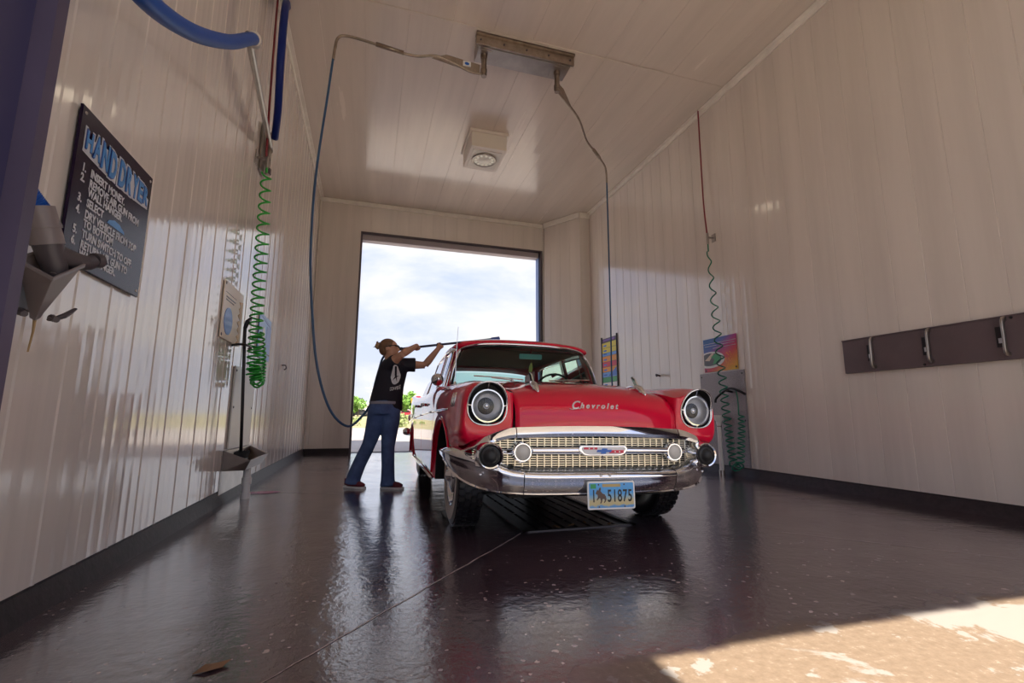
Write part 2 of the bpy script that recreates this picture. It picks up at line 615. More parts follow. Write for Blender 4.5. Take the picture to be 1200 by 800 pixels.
# door frame round the back opening
w = MB()
w.mm(OX0 - 0.012, OX0 + 0.03, YB - 0.012, YB + 0.05, 0, OZ + 0.01)
w.mm(OX0 - 0.012, OX1 + 0.03, YB - 0.014, YB + 0.05, OZ - 0.012, OZ + 0.03)
w.mm(OX1 - 0.03, OX1 + 0.035, YB - 0.012, YB + 0.05, 0, OZ + 0.01)
struct(w.build('trim_9', M_frame))
w = MB()
w.mm(OX1 - 0.06, OX1, YB + 0.05, YB + 0.24, 0, OZ - 0.01)
w.mm(OX0, OX0 + 0.02, YB + 0.05, YB + 0.24, 0, OZ - 0.01)
struct(w.build('trim_10', M_skylit_jamb))
w = MB()
w.mm(OX0, OX1, YB + 0.05, YB + 0.24, OZ - 0.14, OZ)
struct(w.build('trim_11', pm('grey_lintel', (0.42, 0.37, 0.40), 0.5)))
w = MB()
w.mm(OX0, OX1, YB + 0.10, YB + 0.16, -0.005, 0.012)
struct(w.build('trim_12', M_frame))

# floor
def floor_mat():
    m = bpy.data.materials.new('wet_concrete')
    m.use_nodes = True
    t = m.node_tree
    b = t.nodes['Principled BSDF']
    tc = t.nodes.new('ShaderNodeTexCoord')
    geo = tc.outputs['Object']
    sp = N(t, 'ShaderNodeSeparateXYZ')
    L(t, geo, sp.inputs[0])
    # broad tone
    n1 = N(t, 'ShaderNodeTexNoise', Scale=1.3, Detail=6.0, Roughness=0.6)
    L(t, geo, n1.inputs['Vector'])
    base = ramp(t, [(0.3, (0.058, 0.036, 0.048)), (0.7, (0.096, 0.062, 0.076))])
    L(t, n1.outputs['Fac'], base.inputs[0])
    # pale chips
    n2w = N(t, 'ShaderNodeTexNoise', Scale=30.0, Detail=3.0)
    L(t, geo, n2w.inputs['Vector'])
    n2m = N(t, 'ShaderNodeMixRGB')
    n2m.inputs['Fac'].default_value = 0.03
    L(t, geo, n2m.inputs['Color1'])
    L(t, n2w.outputs['Color'], n2m.inputs['Color2'])
    n2 = N(t, 'ShaderNodeTexVoronoi', Scale=27.0)
    L(t, n2m.outputs[0], n2.inputs['Vector'])
    # chip radius varies from cell to cell
    n2s = N(t, 'ShaderNodeSeparateXYZ')
    L(t, n2.outputs['Color'], n2s.inputs[0])
    n2r = N(t, 'ShaderNodeMapRange')
    n2r.inputs['From Min'].default_value = 0.22
    n2r.inputs['From Max'].default_value = 1.0
    n2r.inputs['To Min'].default_value = 0.0
    n2r.inputs['To Max'].default_value = 0.26
    L(t, n2s.outputs[0], n2r.inputs['Value'])
    c2 = N(t, 'ShaderNodeMath', operation='LESS_THAN')
    L(t, n2.outputs['Distance'], c2.inputs[0])
    L(t, n2r.outputs[0], c2.inputs[1])
    n3 = N(t, 'ShaderNodeTexNoise', Scale=2.1, Detail=4.0, Roughness=0.6)
    L(t, geo, n3.inputs['Vector'])
    c3 = ramp(t, [(0.38, 0.0), (0.55, 1.0)])
    L(t, n3.outputs['Fac'], c3.inputs[0])
    # chips appear near the entrance (y<3.2)
    mr = N(t, 'ShaderNodeMapRange')
    mr.inputs['From Min'].default_value = 3.6
    mr.inputs['From Max'].default_value = 1.6
    L(t, sp.outputs['Y'], mr.inputs['Value'])
    k = N(t, 'ShaderNodeMath', operation='MULTIPLY')
    L(t, c2.outputs[0], k.inputs[0])
    L(t, c3.outputs[0], k.inputs[1])
    k2 = N(t, 'ShaderNodeMath', operation='MULTIPLY')
    L(t, k.outputs[0], k2.inputs[0])
    L(t, mr.outputs[0], k2.inputs[1])
    mx = N(t, 'ShaderNodeMixRGB')
    mx.inputs['Color2'].default_value = (0.58, 0.46, 0.44, 1)
    L(t, k2.outputs[0], mx.inputs['Fac'])
    L(t, base.outputs[0], mx.inputs['Color1'])
    # dry tan concrete, worn white paint; its edge paints in the sun patch outline
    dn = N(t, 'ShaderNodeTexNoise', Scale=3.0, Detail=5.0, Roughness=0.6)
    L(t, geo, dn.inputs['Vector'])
    dry_sun_edge = N(t, 'ShaderNodeMath', operation='MULTIPLY_ADD')
    dry_sun_edge.inputs[1].default_value = 0.35
    L(t, dn.outputs['Fac'], dry_sun_edge.inputs[0])
    L(t, sp.outputs['Y'], dry_sun_edge.inputs[2])
    dry = N(t, 'ShaderNodeMapRange')  # tan starts at the sun's shadow edge: sun and shade in the colour
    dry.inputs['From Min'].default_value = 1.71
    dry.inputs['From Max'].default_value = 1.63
    L(t, dry_sun_edge.outputs[0], dry.inputs['Value'])
    dry_sun_x = N(t, 'ShaderNodeMapRange')
    dry_sun_x.inputs['From Min'].default_value = 0.55
    dry_sun_x.inputs['From Max'].default_value = 0.95
    L(t, sp.outputs['X'], dry_sun_x.inputs['Value'])
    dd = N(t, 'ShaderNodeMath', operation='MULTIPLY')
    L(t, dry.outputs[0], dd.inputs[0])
    L(t, dry_sun_x.outputs[0], dd.inputs[1])
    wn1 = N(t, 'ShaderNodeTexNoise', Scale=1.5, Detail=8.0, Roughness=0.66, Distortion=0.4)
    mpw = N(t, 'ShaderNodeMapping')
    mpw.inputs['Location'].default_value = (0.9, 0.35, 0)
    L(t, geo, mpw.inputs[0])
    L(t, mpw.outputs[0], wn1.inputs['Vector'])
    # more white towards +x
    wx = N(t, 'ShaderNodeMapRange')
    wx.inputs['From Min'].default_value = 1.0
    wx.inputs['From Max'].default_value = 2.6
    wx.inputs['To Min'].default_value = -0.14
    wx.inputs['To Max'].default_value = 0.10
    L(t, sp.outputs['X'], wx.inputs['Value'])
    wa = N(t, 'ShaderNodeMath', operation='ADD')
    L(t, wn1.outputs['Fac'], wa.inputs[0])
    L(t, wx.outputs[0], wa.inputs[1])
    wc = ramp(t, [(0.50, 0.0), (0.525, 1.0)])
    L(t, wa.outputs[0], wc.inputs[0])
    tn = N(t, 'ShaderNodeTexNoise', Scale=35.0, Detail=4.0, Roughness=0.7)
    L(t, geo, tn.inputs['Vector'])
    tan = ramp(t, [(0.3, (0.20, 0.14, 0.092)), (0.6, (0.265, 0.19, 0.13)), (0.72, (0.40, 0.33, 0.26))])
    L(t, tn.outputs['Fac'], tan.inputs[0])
    dry_sun_col = N(t, 'ShaderNodeMixRGB')
    dry_sun_col.inputs['Color2'].default_value = (0.35, 0.315, 0.285, 1)
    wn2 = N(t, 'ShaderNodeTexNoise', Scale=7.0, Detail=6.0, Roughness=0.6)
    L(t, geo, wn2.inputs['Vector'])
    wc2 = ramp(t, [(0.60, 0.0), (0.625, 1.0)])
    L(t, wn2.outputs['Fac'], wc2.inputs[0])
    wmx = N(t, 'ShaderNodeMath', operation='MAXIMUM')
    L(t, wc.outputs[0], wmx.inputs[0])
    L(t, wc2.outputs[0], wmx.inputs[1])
    L(t, wmx.outputs[0], dry_sun_col.inputs['Fac'])
    L(t, tan.outputs[0], dry_sun_col.inputs['Color1'])
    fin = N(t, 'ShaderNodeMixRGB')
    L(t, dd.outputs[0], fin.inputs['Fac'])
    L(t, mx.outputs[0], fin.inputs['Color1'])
    L(t, dry_sun_col.outputs[0], fin.inputs['Color2'])
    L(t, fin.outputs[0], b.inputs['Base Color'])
    # roughness: wet film with drier islands
    rn = N(t, 'ShaderNodeTexNoise', Scale=0.9, Detail=7.0, Roughness=0.6)
    L(t, geo, rn.inputs['Vector'])
    rr = ramp(t, [(0.35, 0.05), (0.5, 0.16), (0.7, 0.30)])
    L(t, rn.outputs['Fac'], rr.inputs[0])
    ra = N(t, 'ShaderNodeMath', operation='MULTIPLY_ADD')
    ra.inputs[1].default_value = 0.22
    L(t, k2.outputs[0], ra.inputs[0])
    L(t, rr.outputs[0], ra.inputs[2])
    rmix = N(t, 'ShaderNodeMixRGB')
    rmix.inputs['Color2'].default_value = (0.85, 0.85, 0.85, 1)
    L(t, dd.outputs[0], rmix.inputs['Fac'])
    L(t, ra.outputs[0], rmix.inputs['Color1'])
    L(t, rmix.outputs[0], b.inputs['Roughness'])
    b.inputs['Specular IOR Level'].default_value = 0.8
    cw = N(t, 'ShaderNodeMath', operation='SUBTRACT')
    cw.inputs[0].default_value = 0.9
    L(t, dd.outputs[0], cw.inputs[1])
    L(t, cw.outputs[0], b.inputs['Coat Weight'])
    b.inputs['Coat IOR'].default_value = 1.75
    b.inputs['Coat Roughness'].default_value = 0.07
    # bump: fine grit + slow ripple
    bn = N(t, 'ShaderNodeTexNoise', Scale=28.0, Detail=5.0, Roughness=0.6)
    L(t, geo, bn.inputs['Vector'])
    bn2 = N(t, 'ShaderNodeTexNoise', Scale=4.0, Detail=3.0, Roughness=0.5)
    L(t, geo, bn2.inputs['Vector'])
    ad = N(t, 'ShaderNodeMath', operation='MULTIPLY_ADD')
    ad.inputs[1].default_value = 2.5
    L(t, bn2.outputs['Fac'], ad.inputs[0])
    L(t, bn.outputs['Fac'], ad.inputs[2])
    bp = N(t, 'ShaderNodeBump', Strength=0.32, Distance=0.006)
    L(t, ad.outputs[0], bp.inputs['Height'])
    L(t, bp.outputs[0], b.inputs['Normal'])
    L(t, bp.outputs[0], b.inputs['Coat Normal'])
    return m


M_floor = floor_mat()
w = MB()
GX0, GX1, GY0, GY1 = 1.03, 1.88, 3.15, 5.0
x0, x1, y0, y1 = XL - 0.14, XR + 0.14, -1.7, YB + 0.24
for q in ((x0, x1, y0, GY0), (x0, GX0, GY0, GY1), (GX1, x1, GY0, GY1), (x0, x1, GY1, y1)):
    w.add([(q[0], q[2], 0), (q[1], q[2], 0), (q[1], q[3], 0), (q[0], q[3], 0)], [(0, 1, 2, 3)])
# drain pit
w.add([(GX0, GY0, 0), (GX1, GY0, 0), (GX1, GY1, 0), (GX0, GY1, 0), (GX0, GY0, -.3), (GX1, GY0, -.3), (GX1, GY1, -.3), (GX0, GY1, -.3)],
      [(0, 1, 5, 4), (1, 2, 6, 5), (2, 3, 7, 6), (3, 0, 4, 7), (4, 5, 6, 7)])
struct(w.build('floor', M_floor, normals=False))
# expansion joints (sealed lines running from the drain to the corners)
M_joint = pm('pale_joint_line', (0.42, 0.34, 0.32), 0.35, var=(30, 0.4))
def joint(p, q, wd, name):
    w = MB()
    p = Vector((*p, 0.0015)); q = Vector((*q, 0.0015))
    d = (q - p).normalized(); s = Vector((-d.y, d.x, 0))
    k = 46
    ring = []
    for i in range(k + 1):
        c = p.lerp(q, i / k) + s * random.uniform(-0.004, 0.004)
        ww = wd * random.uniform(0.45, 1.3)
        ring.append((c - s * ww, c + s * ww))
    vs = [v for r_ in ring for v in r_]
    w.add(vs, [(2 * i, 2 * i + 2, 2 * i + 3, 2 * i + 1) for i in range(k)])
    o = w.build(name, M_joint)
    return struct(o)
joint((-0.95, 0.85), (GX0 - 0.02, GY0 - 0.02), 0.0035, 'trim_13')
joint((4.6, 0.55), (2.72, 2.68), 0.0030, 'trim_14')
joint((XL + .1, 5.52), (-0.26, 5.17), 0.006, 'trim_15')

# ---------------------------------------------------------------- outside: ground, road, field
M_apron = pm('pale_concrete', (0.46, 0.40, 0.34), 0.75, var=(3, 0.12))
M_road = pm('pale_gravel_road', (0.42, 0.385, 0.355), 0.85, var=(2, 0.10))
M_field = pm('dry_grass_field', (0.32, 0.29, 0.15), 0.9, var=(0.35, 0.30))
w = MB()
w.add([(-30, YB + 0.24, -0.01), (40, YB + 0.24, -0.01), (40, 17.5, -0.01), (-30, 17.5, -0.01)], [(0, 1, 2, 3)])
struct(w.build('ground_apron', M_apron))
w = MB()
w.add([(-40, -14, -0.012), (45, -14, -0.012), (45, -1.7, -0.012), (-40, -1.7, -0.012)], [(0, 1, 2, 3)])
struct(w.build('ground_forecourt', M_apron))
w = MB()
w.add([(-120, 17.5, -0.012), (120, 17.5, -0.012), (120, 31, -0.012), (-120, 31, -0.012)], [(0, 1, 2, 3)])
struct(w.build('ground_road', M_road))
w = MB()
rows = []
for yy, zz in ((31, -0.02), (45, 0.0), (70, 0.35), (120, 0.9), (220, 1.0), (420, 0.8)):
    rows.append([(-400 + 40 * i, yy, zz + 0.1 * math.sin(i * 1.7 + yy)) if 31 < yy else (-400 + 40 * i, yy, zz) for i in range(21)])
w.loft(rows, closed=False)
struct(w.build('ground_field', M_field))
w = MB()
w.add([(-400, -14, -0.03), (400, -14, -0.03), (400, -300, 0.2), (-400, -300, 0.2)], [(0, 1, 2, 3)])
w.add([(-400, -14, -0.03), (-30, -14, -0.03), (-30, 17.5, -0.03), (-400, 17.5, -0.03)], [(0, 1, 2, 3)])
w.add([(40, -14, -0.03), (400, -14, -0.03), (400, 17.5, -0.03), (40, 17.5, -0.03)], [(0, 1, 2, 3)])
struct(w.build('ground_plain', M_field))

M_leaf = pm('bright_tree_leaves', (0.18, 0.34, 0.06), 0.7, var=(1.2, 0.35))
M_shrub = pm('sage_shrub_leaves', (0.30, 0.36, 0.14), 0.8, var=(2, 0.3))
M_bark = pm('grey_bark', (0.16, 0.12, 0.10), 0.8)


def foliage(c, r, seed, nleaf=420, s=0.16, mat=None, parent=None, name='foliage'):
    rnd = random.Random(seed)
    mb = MB()
    blobs = [(Vector(c) + Vector((rnd.uniform(-.6, .6) * r[0], rnd.uniform(-.6, .6) * r[1], rnd.uniform(-.5, .5) * r[2])), rnd.uniform(.35, .6)) for _ in range(7)]
    for _ in range(nleaf):
        bc, br = rnd.choice(blobs)
        d = Vector((rnd.gauss(0, 1), rnd.gauss(0, 1), rnd.gauss(0, 1))).normalized() * rnd.uniform(.6, 1.0)
        p = bc + Vector((d.x * r[0] * br, d.y * r[1] * br, d.z * r[2] * br))
        a = Vector((rnd.gauss(0, 1), rnd.gauss(0, 1), rnd.gauss(0, 1))).normalized()
        b_ = a.orthogonal().normalized()
        q = s * rnd.uniform(.6, 1.4)
        mb.add([p + a * q, p + b_ * q * .6, p - a * q, p - b_ * q * .6], [(0, 1, 2, 3)])
    return mb.build(name, mat, parent, normals=False)


def tree(x, y, h, wd, seed, label, name='leafy_tree', mat=None, cat='tree', group=None):
    root = empty(name, (x, y, 0))
    tag(root, label, cat, group)
    foliage((0, 0, h * .62), (wd, wd, h * .42), seed, 900, h * .055, mat or M_leaf, root)
    t = MB()
    t.tube([(0, 0, -0.2), (0.1, 0, h * .3), (0, 0, h * .7)], [h * .035, h * .025, h * .01], 7)
    t.tube([(0.05, 0, h * .3), (wd * .4, 0, h * .6)], [h * .018, h * .006], 6)
    t.tube([(0.05, 0, h * .28), (-wd * .45, 0.2, h * .62)], [h * .018, h * .006], 6)
    t.build('trunk', M_bark, root)
    return root


def at(px, py_unused, dist):
    """a point on the ground line of sight through image column px at depth dist"""
    d = _r * ((px - 600) / 552.9) + _w - _u * ((486 - 400) / 552.9)
    return d.x * dist / d.y


tree(at(419, 0, 95), 95, 4.6, 2.0, 1, 'bright green tree beside the left jamb of the far opening')
tree(at(469, 0, 90), 90, 5.2, 1.7, 2, 'bright green tree just right of the person, left of its twin')
tree(at(483, 0, 99), 99, 5.6, 1.5, 3, 'bright green tree below the orange roadside sign')
for i, (px, dist, hh, lb) in enumerate(((474, 36, 1.0, 'low sage shrub in the dry grass between person and car'), (469, 33, 0.6, 'small sage tuft at the road edge by the person'),
                                        (414, 40, 0.7, 'low sage shrub in the dry grass beside the left jamb'))):
    root = empty('sage_shrub', (at(px, 0, dist), dist, 0))
    tag(root, lb, 'shrub')
    foliage((0, 0, hh * .45), (hh * 1.0, hh * .8, hh * .5), 20 + i, 380, hh * .10, M_shrub, root)
    t = MB()
    for k in range(5):
        t.tube([(0, 0, -0.1), (math.cos(k * 1.26) * hh * .5, math.sin(k * 1.26) * hh * .4, hh * .6)], [0.03, 0.01], 5)
    t.build('stem', M_bark, root)

# roadside sign: orange board under a small red and cream arch
SX, SY = at(489.5, 0, 80), 80
root = empty('roadside_sign', (SX, SY, 0))
tag(root, 'orange and red arched roadside sign on a pole behind the car', 'sign')
w = MB()
w.mm(-1.15, 1.15, -0.2, 0.2, 2.75, 3.6)
w.build('board', M_orange, root, bevel=0.06)
w = MB()
w.prism([(0.85 * math.cos(t * PI / 12), 0.62 * math.sin(t * PI / 12)) for t in range(13)], (0, 0.15, 3.62), (1, 0, 0), (0, 0, 1), 0.3)
w.build('arch', M_cream, root)
w = MB()
w.prism([(0.55 * math.cos(t * PI / 12), 0.36 * math.sin(t * PI / 12)) for t in range(13)], (0, -0.15, 3.64), (1, 0, 0), (0, 0, 1), 0.05)
w.mm(-0.95, 0.95, -0.24, -0.2, 3.25, 3.5)
w.build('arch_band', M_ored, root)
w = MB()
w.mm(-0.95, 0.95, -0.24, -0.2, 2.9, 3.1)
w.build('lower_band', M_yellow, root)
w = MB()
w.cyl((0, 0, -0.1), (0, 0, 2.8), 0.11)
w.build('pole', M_frame, root)


def far_car(px, dist, mat, label, rz=0.2):
    root = empty('parked_car', (at(px, 0, dist), dist, 0.45), (0, 0, rz))
    tag(root, label, 'car')
    prof = [(-2.2, .35), (-2.2, .85), (-1.3, .95), (-.8, 1.42), (.7, 1.45), (1.3, .98), (2.1, .9), (2.25, .6), (2.2, .35)]
    w = MB()
    w.prism(prof, (0, .85, 0), (1, 0, 0), (0, 0, 1), 1.7)
    w.build('body', mat, root, bevel=.06)
    w = MB()
    w.prism([(-1.1, .98), (-.72, 1.34), (.62, 1.36), (1.08, 1.0)], (0, .87, 0), (1, 0, 0), (0, 0, 1), 1.74)
    w.build('window', M_blackp, root)
    for sx in (-1.4, 1.4):
        for sy in (-.8, .8):
            w = MB()
            w.lathe([(0, -.1), (.2, -.1), (.33, -.09), (.33, .09), (.2, .1), (0, .1)], (sx, sy, .33), (0, 1, 0), 16)
            w.build('wheel', M_black, root)
    return root


far_car(474, 105, pm('red_far_paint', (.35, .03, .05), .3), 'distant red car parked under the trees right of the person')
far_car(481, 112, pm('silver_far_paint', (.5, .52, .55), .3), 'distant silver car parked behind the red one', 0.1)
far_car(421, 98, pm('dark_far_paint', (.06, .06, .07), .3), 'distant dark car parked beside the left jamb', 0.3)

# pale low buildings and a utility pole far off
def far_building(px, dist, wd, h, mat, label):
    root = empty('distant_building', (at(px, 0, dist), dist, 0.6))
    tag(root, label, 'building')
    w = MB()
    w.mm(-wd / 2, wd / 2, -4, 4, 0, h)
    w.build('wall', mat, root)
    w = MB()
    w.prism([(-4.4, h - .05), (4.4, h - .05), (0, h + 1.2)], (-wd / 2 - .3, 0, 0), (0, 1, 0), (0, 0, 1), wd + .6)
    w.build('roof', pm('far_roof', (.5, .46, .44), .7), root)
    for k in range(3):
        w = MB()
        w.mm(-wd / 3 + k * wd / 3 - .5, -wd / 3 + k * wd / 3 + .5, -4.06, -3.95, .9, 2.0)
        w.build('window', M_blackp, root)
far_building(431, 170, 10, 3.4, pm('far_wall', (.66, .62, .60), .7), 'distant pale low building left of the person')
far_building(505, 190, 16, 3.8, pm('far_wall_brick', (.50, .34, .28), .7), 'distant tan building hidden mostly behind the car')
root = empty('utility_pole', (at(433, 0, 120), 120, 0))
tag(root, 'thin grey utility pole with crossarm far behind the person', 'pole')
w = MB()
w.cyl((0, 0, 0), (0, 0, 8.4), .09)
w.build('mast', pm('far_pole', (.55, .52, .52), .8), root)
w = MB()
w.mm(-1.2, 1.2, -.08, .08, 7.2, 7.4)
w.mm(-.8, .8, -.08, .08, 6.4, 6.55)
w.build('crossarm', pm('far_pole2', (.55, .52, .52), .8), root)

# ---------------------------------------------------------------- floor drain grate
root = empty('floor_grate', (1.455, 4.07, 0))
tag(root, 'dark slatted steel drain grate in the floor under the red car', 'drain grate')
M_grate = pm('wet_grate_steel', (0.035, 0.030, 0.036), 0.28, 0.6, bump=(50, .3, .003), var=(20, .4))
w = MB()
gx, gy = (GX1 - GX0) / 2, (GY1 - GY0) / 2
w.mm(-gx, -gx + .035, -gy, gy, -.05, .006)
w.mm(gx - .035, gx, -gy, gy, -.05, .006)
w.mm(-gx, gx, -gy, -gy + .035, -.05, .006)
w.mm(-gx, gx, gy - .035, gy, -.05, .006)
w.build('frame', pm('grate_frame_steel', (.07, .06, .065), .3, .7), root)
w = MB()
k = 0
x = -gx + .05
while x < gx - .06:
    w.mm(x, x + .072, -gy + .035, gy - .035, -.045, -.006)
    x += .098
for yy in (-.62, -.3, .02, .34, .66):
    w.mm(-gx + .035, gx - .035, yy, yy + .03, -.05, -.006)
w.build('slats', M_grate, root)
# leaf litter on the grate
for i, (px, py, s, rz) in enumerate(((1.42, 3.24, .035, .3), (1.55, 3.30, .028, 1.4), (1.30, 3.22, .03, 2.2), (1.70, 3.20, .03, .8))):
    o = MB()
    o.add([(-s, 0, 0), (-s * .3, s * .45, .006), (s * .6, s * .3, .004), (s, 0, .01), (s * .5, -s * .35, .004), (-s * .4, -s * .4, .006), (0, 0, .012)],
          [(0, 6, 1), (1, 6, 2), (2, 6, 3), (3, 6, 4), (4, 6, 5), (5, 6, 0)])
    ob = o.build('dead_leaf', pm('dead_leaf_%d' % i, (.16, .09, .045), .6), None, solid=.002)
    ob.location = (px, py, .004 if py < 3.17 else .002)
    ob.rotation_euler = (0, 0, rz)
    tag(ob, ('dead leaf scrap near the middle front edge of the drain grate', 'dead leaf scrap right of centre on the drain grate', 'dead leaf scrap left of centre on the drain grate', 'dead leaf scrap at the right end of the drain grate front edge')[i], 'leaf', 'leaf scraps on the drain grate')
lf = MB()
s = .05
lf.add([(-s, 0, 0), (-s * .3, s * .45, .008), (s * .6, s * .3, .004), (s, 0, .012), (s * .5, -s * .35, .004), (-s * .4, -s * .4, .006), (0, 0, .012)],
       [(0, 6, 1), (1, 6, 2), (2, 6, 3), (3, 6, 4), (4, 6, 5), (5, 6, 0)])
ob = lf.build('fallen_leaf', pm('brown_leaf', (.24, .13, .07), .6), None, solid=.002)
ob.location = (-0.42, 1.78, .002)
ob.rotation_euler = (0, 0, .4)
tag(ob, 'single brown leaf lying on the wet floor at bottom left', 'leaf')
pd = MB()
pd.add([(0.17 * math.cos(t * PI / 12) * (1 + .12 * math.sin(3 * t)), 0.09 * math.sin(t * PI / 12), 0.0) for t in range(24)], [list(range(24))])
ob = pd.build('soap_puddle', pm('pink_soap', (.62, .22, .42), .12))
ob.location = (-0.98, 5.42, .003)
tag(ob, 'small pink soap puddle by the foot of the white pipe', 'puddle')

# ---------------------------------------------------------------- left wall: HAND DRYER sign
SM = lmat((XL + 0.022, 2.221, 1.378), (0, 1, 0), (0, 0, 1))      # local x = +y world, local y = up, z = into the room
sign = empty('hand_dryer_sign', (XL + 0.022, 2.555, 1.378))
tag(sign, 'dark navy HAND DRYER instruction sign on the left wall', 'sign')
SWd, SHt = .667, .668
INV = Matrix.Translation(Vector(sign.location) * -1)
w = MB()
w.mm(0, SWd, 0, SHt, -.012, 0, M=INV @ SM)
w.build('board', M_sign, sign, bevel=.003)


def arc_text(mb, word, xs, ws, base, hts, mi, off, z):
    for ch, x, wd, b_, h_ in zip(word, xs, ws, base, hts):
        t = MB()
        t.text(ch, 1.0, Matrix.Identity(4), .001, offset=.035)
        x0 = min(v.x for v in t.v); x1 = max(v.x for v in t.v)
        y0 = min(v.y for v in t.v); y1 = max(v.y for v in t.v)
        sx, sy = (wd + 2 * off) / (x1 - x0), (h_ + 2 * off) / (y1 - y0)
        vs = [Vector((x - off + (v.x - x0) * sx, b_ - off + (v.y - y0) * sy, z + (0.0006 if v.z > 0 else -0.0006))) for v in t.v]
        mb.add(vs, t.f, mi, INV @ SM)


def title(mb, mi, off, z):
    arc_text(mb, 'HAND', [.045, .105, .170, .240], [.050, .056, .058, .058], [.495, .485, .475, .467], [.085, .108, .124, .130], mi, off, z)
    arc_text(mb, 'DRYER', [.325, .395, .460, .520, .578], [.058, .056, .054, .050, .050], [.467, .470, .475, .482, .492], [.130, .126, .118, .106, .092], mi, off, z)


w = MB()
title(w, 0, .011, .0012)
# solid backing behind each word
for a0, b0 in ((.034, .308), (.316, .640)):
    k = 9
    top = [(a0 + (b0 - a0) * i / k, .475 + .115 * math.sin(PI * (.14 + .72 * ((a0 + (b0 - a0) * i / k) / SWd)))) for i in range(k + 1)]
    bot = [(a0 + (b0 - a0) * i / k, .490 - .030 * math.sin(PI * (.1 + .8 * ((a0 + (b0 - a0) * i / k) / SWd)))) for i in range(k + 1)]
    w.prism(bot + top[::-1], (0, 0, .0004), (1, 0, 0), (0, 1, 0), .0008, 0, INV @ SM)
w.build('title_backing', M_signtxt, sign)
w = MB()
title(w, 0, .003, .0030)
w.build('title_outline', M_signdk, sign)
w = MB()
title(w, 0, -.002, .0046)
w.build('title_lettering', M_signblue, sign)
lines = [(.050, .400, '1.'), (.115, .400, 'INSERT MONEY.'), (.050, .355, '2.'), (.115, .355, 'REMOVE AIR GUN FROM'), (.115, .315, 'WALL HANGER.'),
         (.050, .267, '3.'), (.115, .267, 'SELECT'), (.050, .217, '4.'), (.115, .217, 'DRY VEHICLE FROM TOP'), (.115, .176, 'TO BOTTOM'),
         (.050, .130, '5.'), (.115, .130, 'TURN SWITCH TO OFF.'), (.050, .083, '6.'), (.115, .083, 'RETURN AIR GUN TO'), (.115, .043, 'WALL HANGER.')]
for x, y, s_ in lines:
    w = MB()
    w.text(s_, .049, INV @ SM @ Matrix.Translation((x, y, .0012)) @ Matrix.Diagonal((.84, 1, 1, 1)), .0006, offset=.0017)
    w.build('line_number' if len(s_) == 2 else 'instruction_line', M_signtxt, sign)
w = MB()
w.prism([(0, 0), (.16, 0), (.155, .012), (.11, .030), (.06, .034), (.015, .018)], (.285, .262, .0012), (1, 0, 0), (0, 1, 0), .001, 0, INV @ SM)
w.build('word_mark', M_signblue, sign)
for sx, sy in ((.025, .64), (.64, .64), (.025, .03), (.64, .03)):
    w = MB()
    w.lathe([(.0, .004), (.006, .003), (.008, 0)], SM @ Vector((sx, sy, 0)) - Vector(sign.location), (1, 0, 0), 10)
    w.build('screw', M_steel, sign)

# ---------------------------------------------------------------- left wall: air gun hanger + air gun
hg = empty('gun_hanger', (XL, 1.83, 1.03))
tag(hg, 'grey tapered wall holder for the air dryer gun, below the navy sign', 'holder')
def loc(o, p):
    return Vector(p) - Vector(o.location)

cA, cB, cC, cD = Vector((-1.17, 1.955, 1.295)), Vector((-1.17, 2.133, 1.401)), Vector((-1.03, 2.075, 1.322)), Vector((-1.03, 1.905, 1.220))
cM = (cA + cB + cC + cD) / 4
bM = Vector((-1.125, 2.02, 1.10))
ax_ = (cM - bM).normalized()
def ringr(k, sc_, up_=0.0):
    return [loc(hg, bM.lerp(cM, k) + (c - cM) * sc_ + ax_ * up_) for c in (cA, cB, cC, cD)]
w = MB()
w.loft([ringr(0, .16), ringr(.08, .20), ringr(.93, .90), ringr(.93, 1.0), ringr(1.0, 1.0), ringr(1.0, .92), ringr(.97, .86), ringr(.3, .35)], True, True, True)
w.build('funnel', M_grey, hg, bevel=.004)
w = MB()
w.mm(0.0, .045, .10, .26, 0.10, .22)
w.build('wall_bracket', M_greyd, hg, bevel=.005)
for c in (cA, cB, cC, cD):
    w = MB()
    q_ = cM + (c - cM) * .82 + ax_ * .004
    w.lathe([(0, .004), (.007, .003), (.008, 0)], loc(hg, q_), ax_, 10)
    w.build('rim_screw', M_greyd, hg)
for dx_ in (-.045, .05):
    w = MB()
    w.tube([loc(hg, bM + Vector((dx_ * .4, dx_, .012))), loc(hg, bM + Vector((dx_ * .4 + .03, dx_ - .03, .0)))], [.013, .010], 10)
    w.build('clamp_bolt', M_greyd, hg)
w = MB()
w.tube([loc(hg, bM + Vector(p)) for p in ((.03, .02, 0.0), (.045, .06, .02), (.055, .11, .06))], [.012, .018, .008], 8, interp=4, sq=.5)
w.build('trigger_fin', M_greyd, hg)
w = MB()
w.tube([loc(hg, bM + Vector(p)) for p in ((0, 0, 0), (.004, -.006, -.05), (.002, -.012, -.12))], [.006, .004, .003], 6)
w.build('drip_cord', pm('yellowed_cord', (.42, .27, .12), .5), hg)

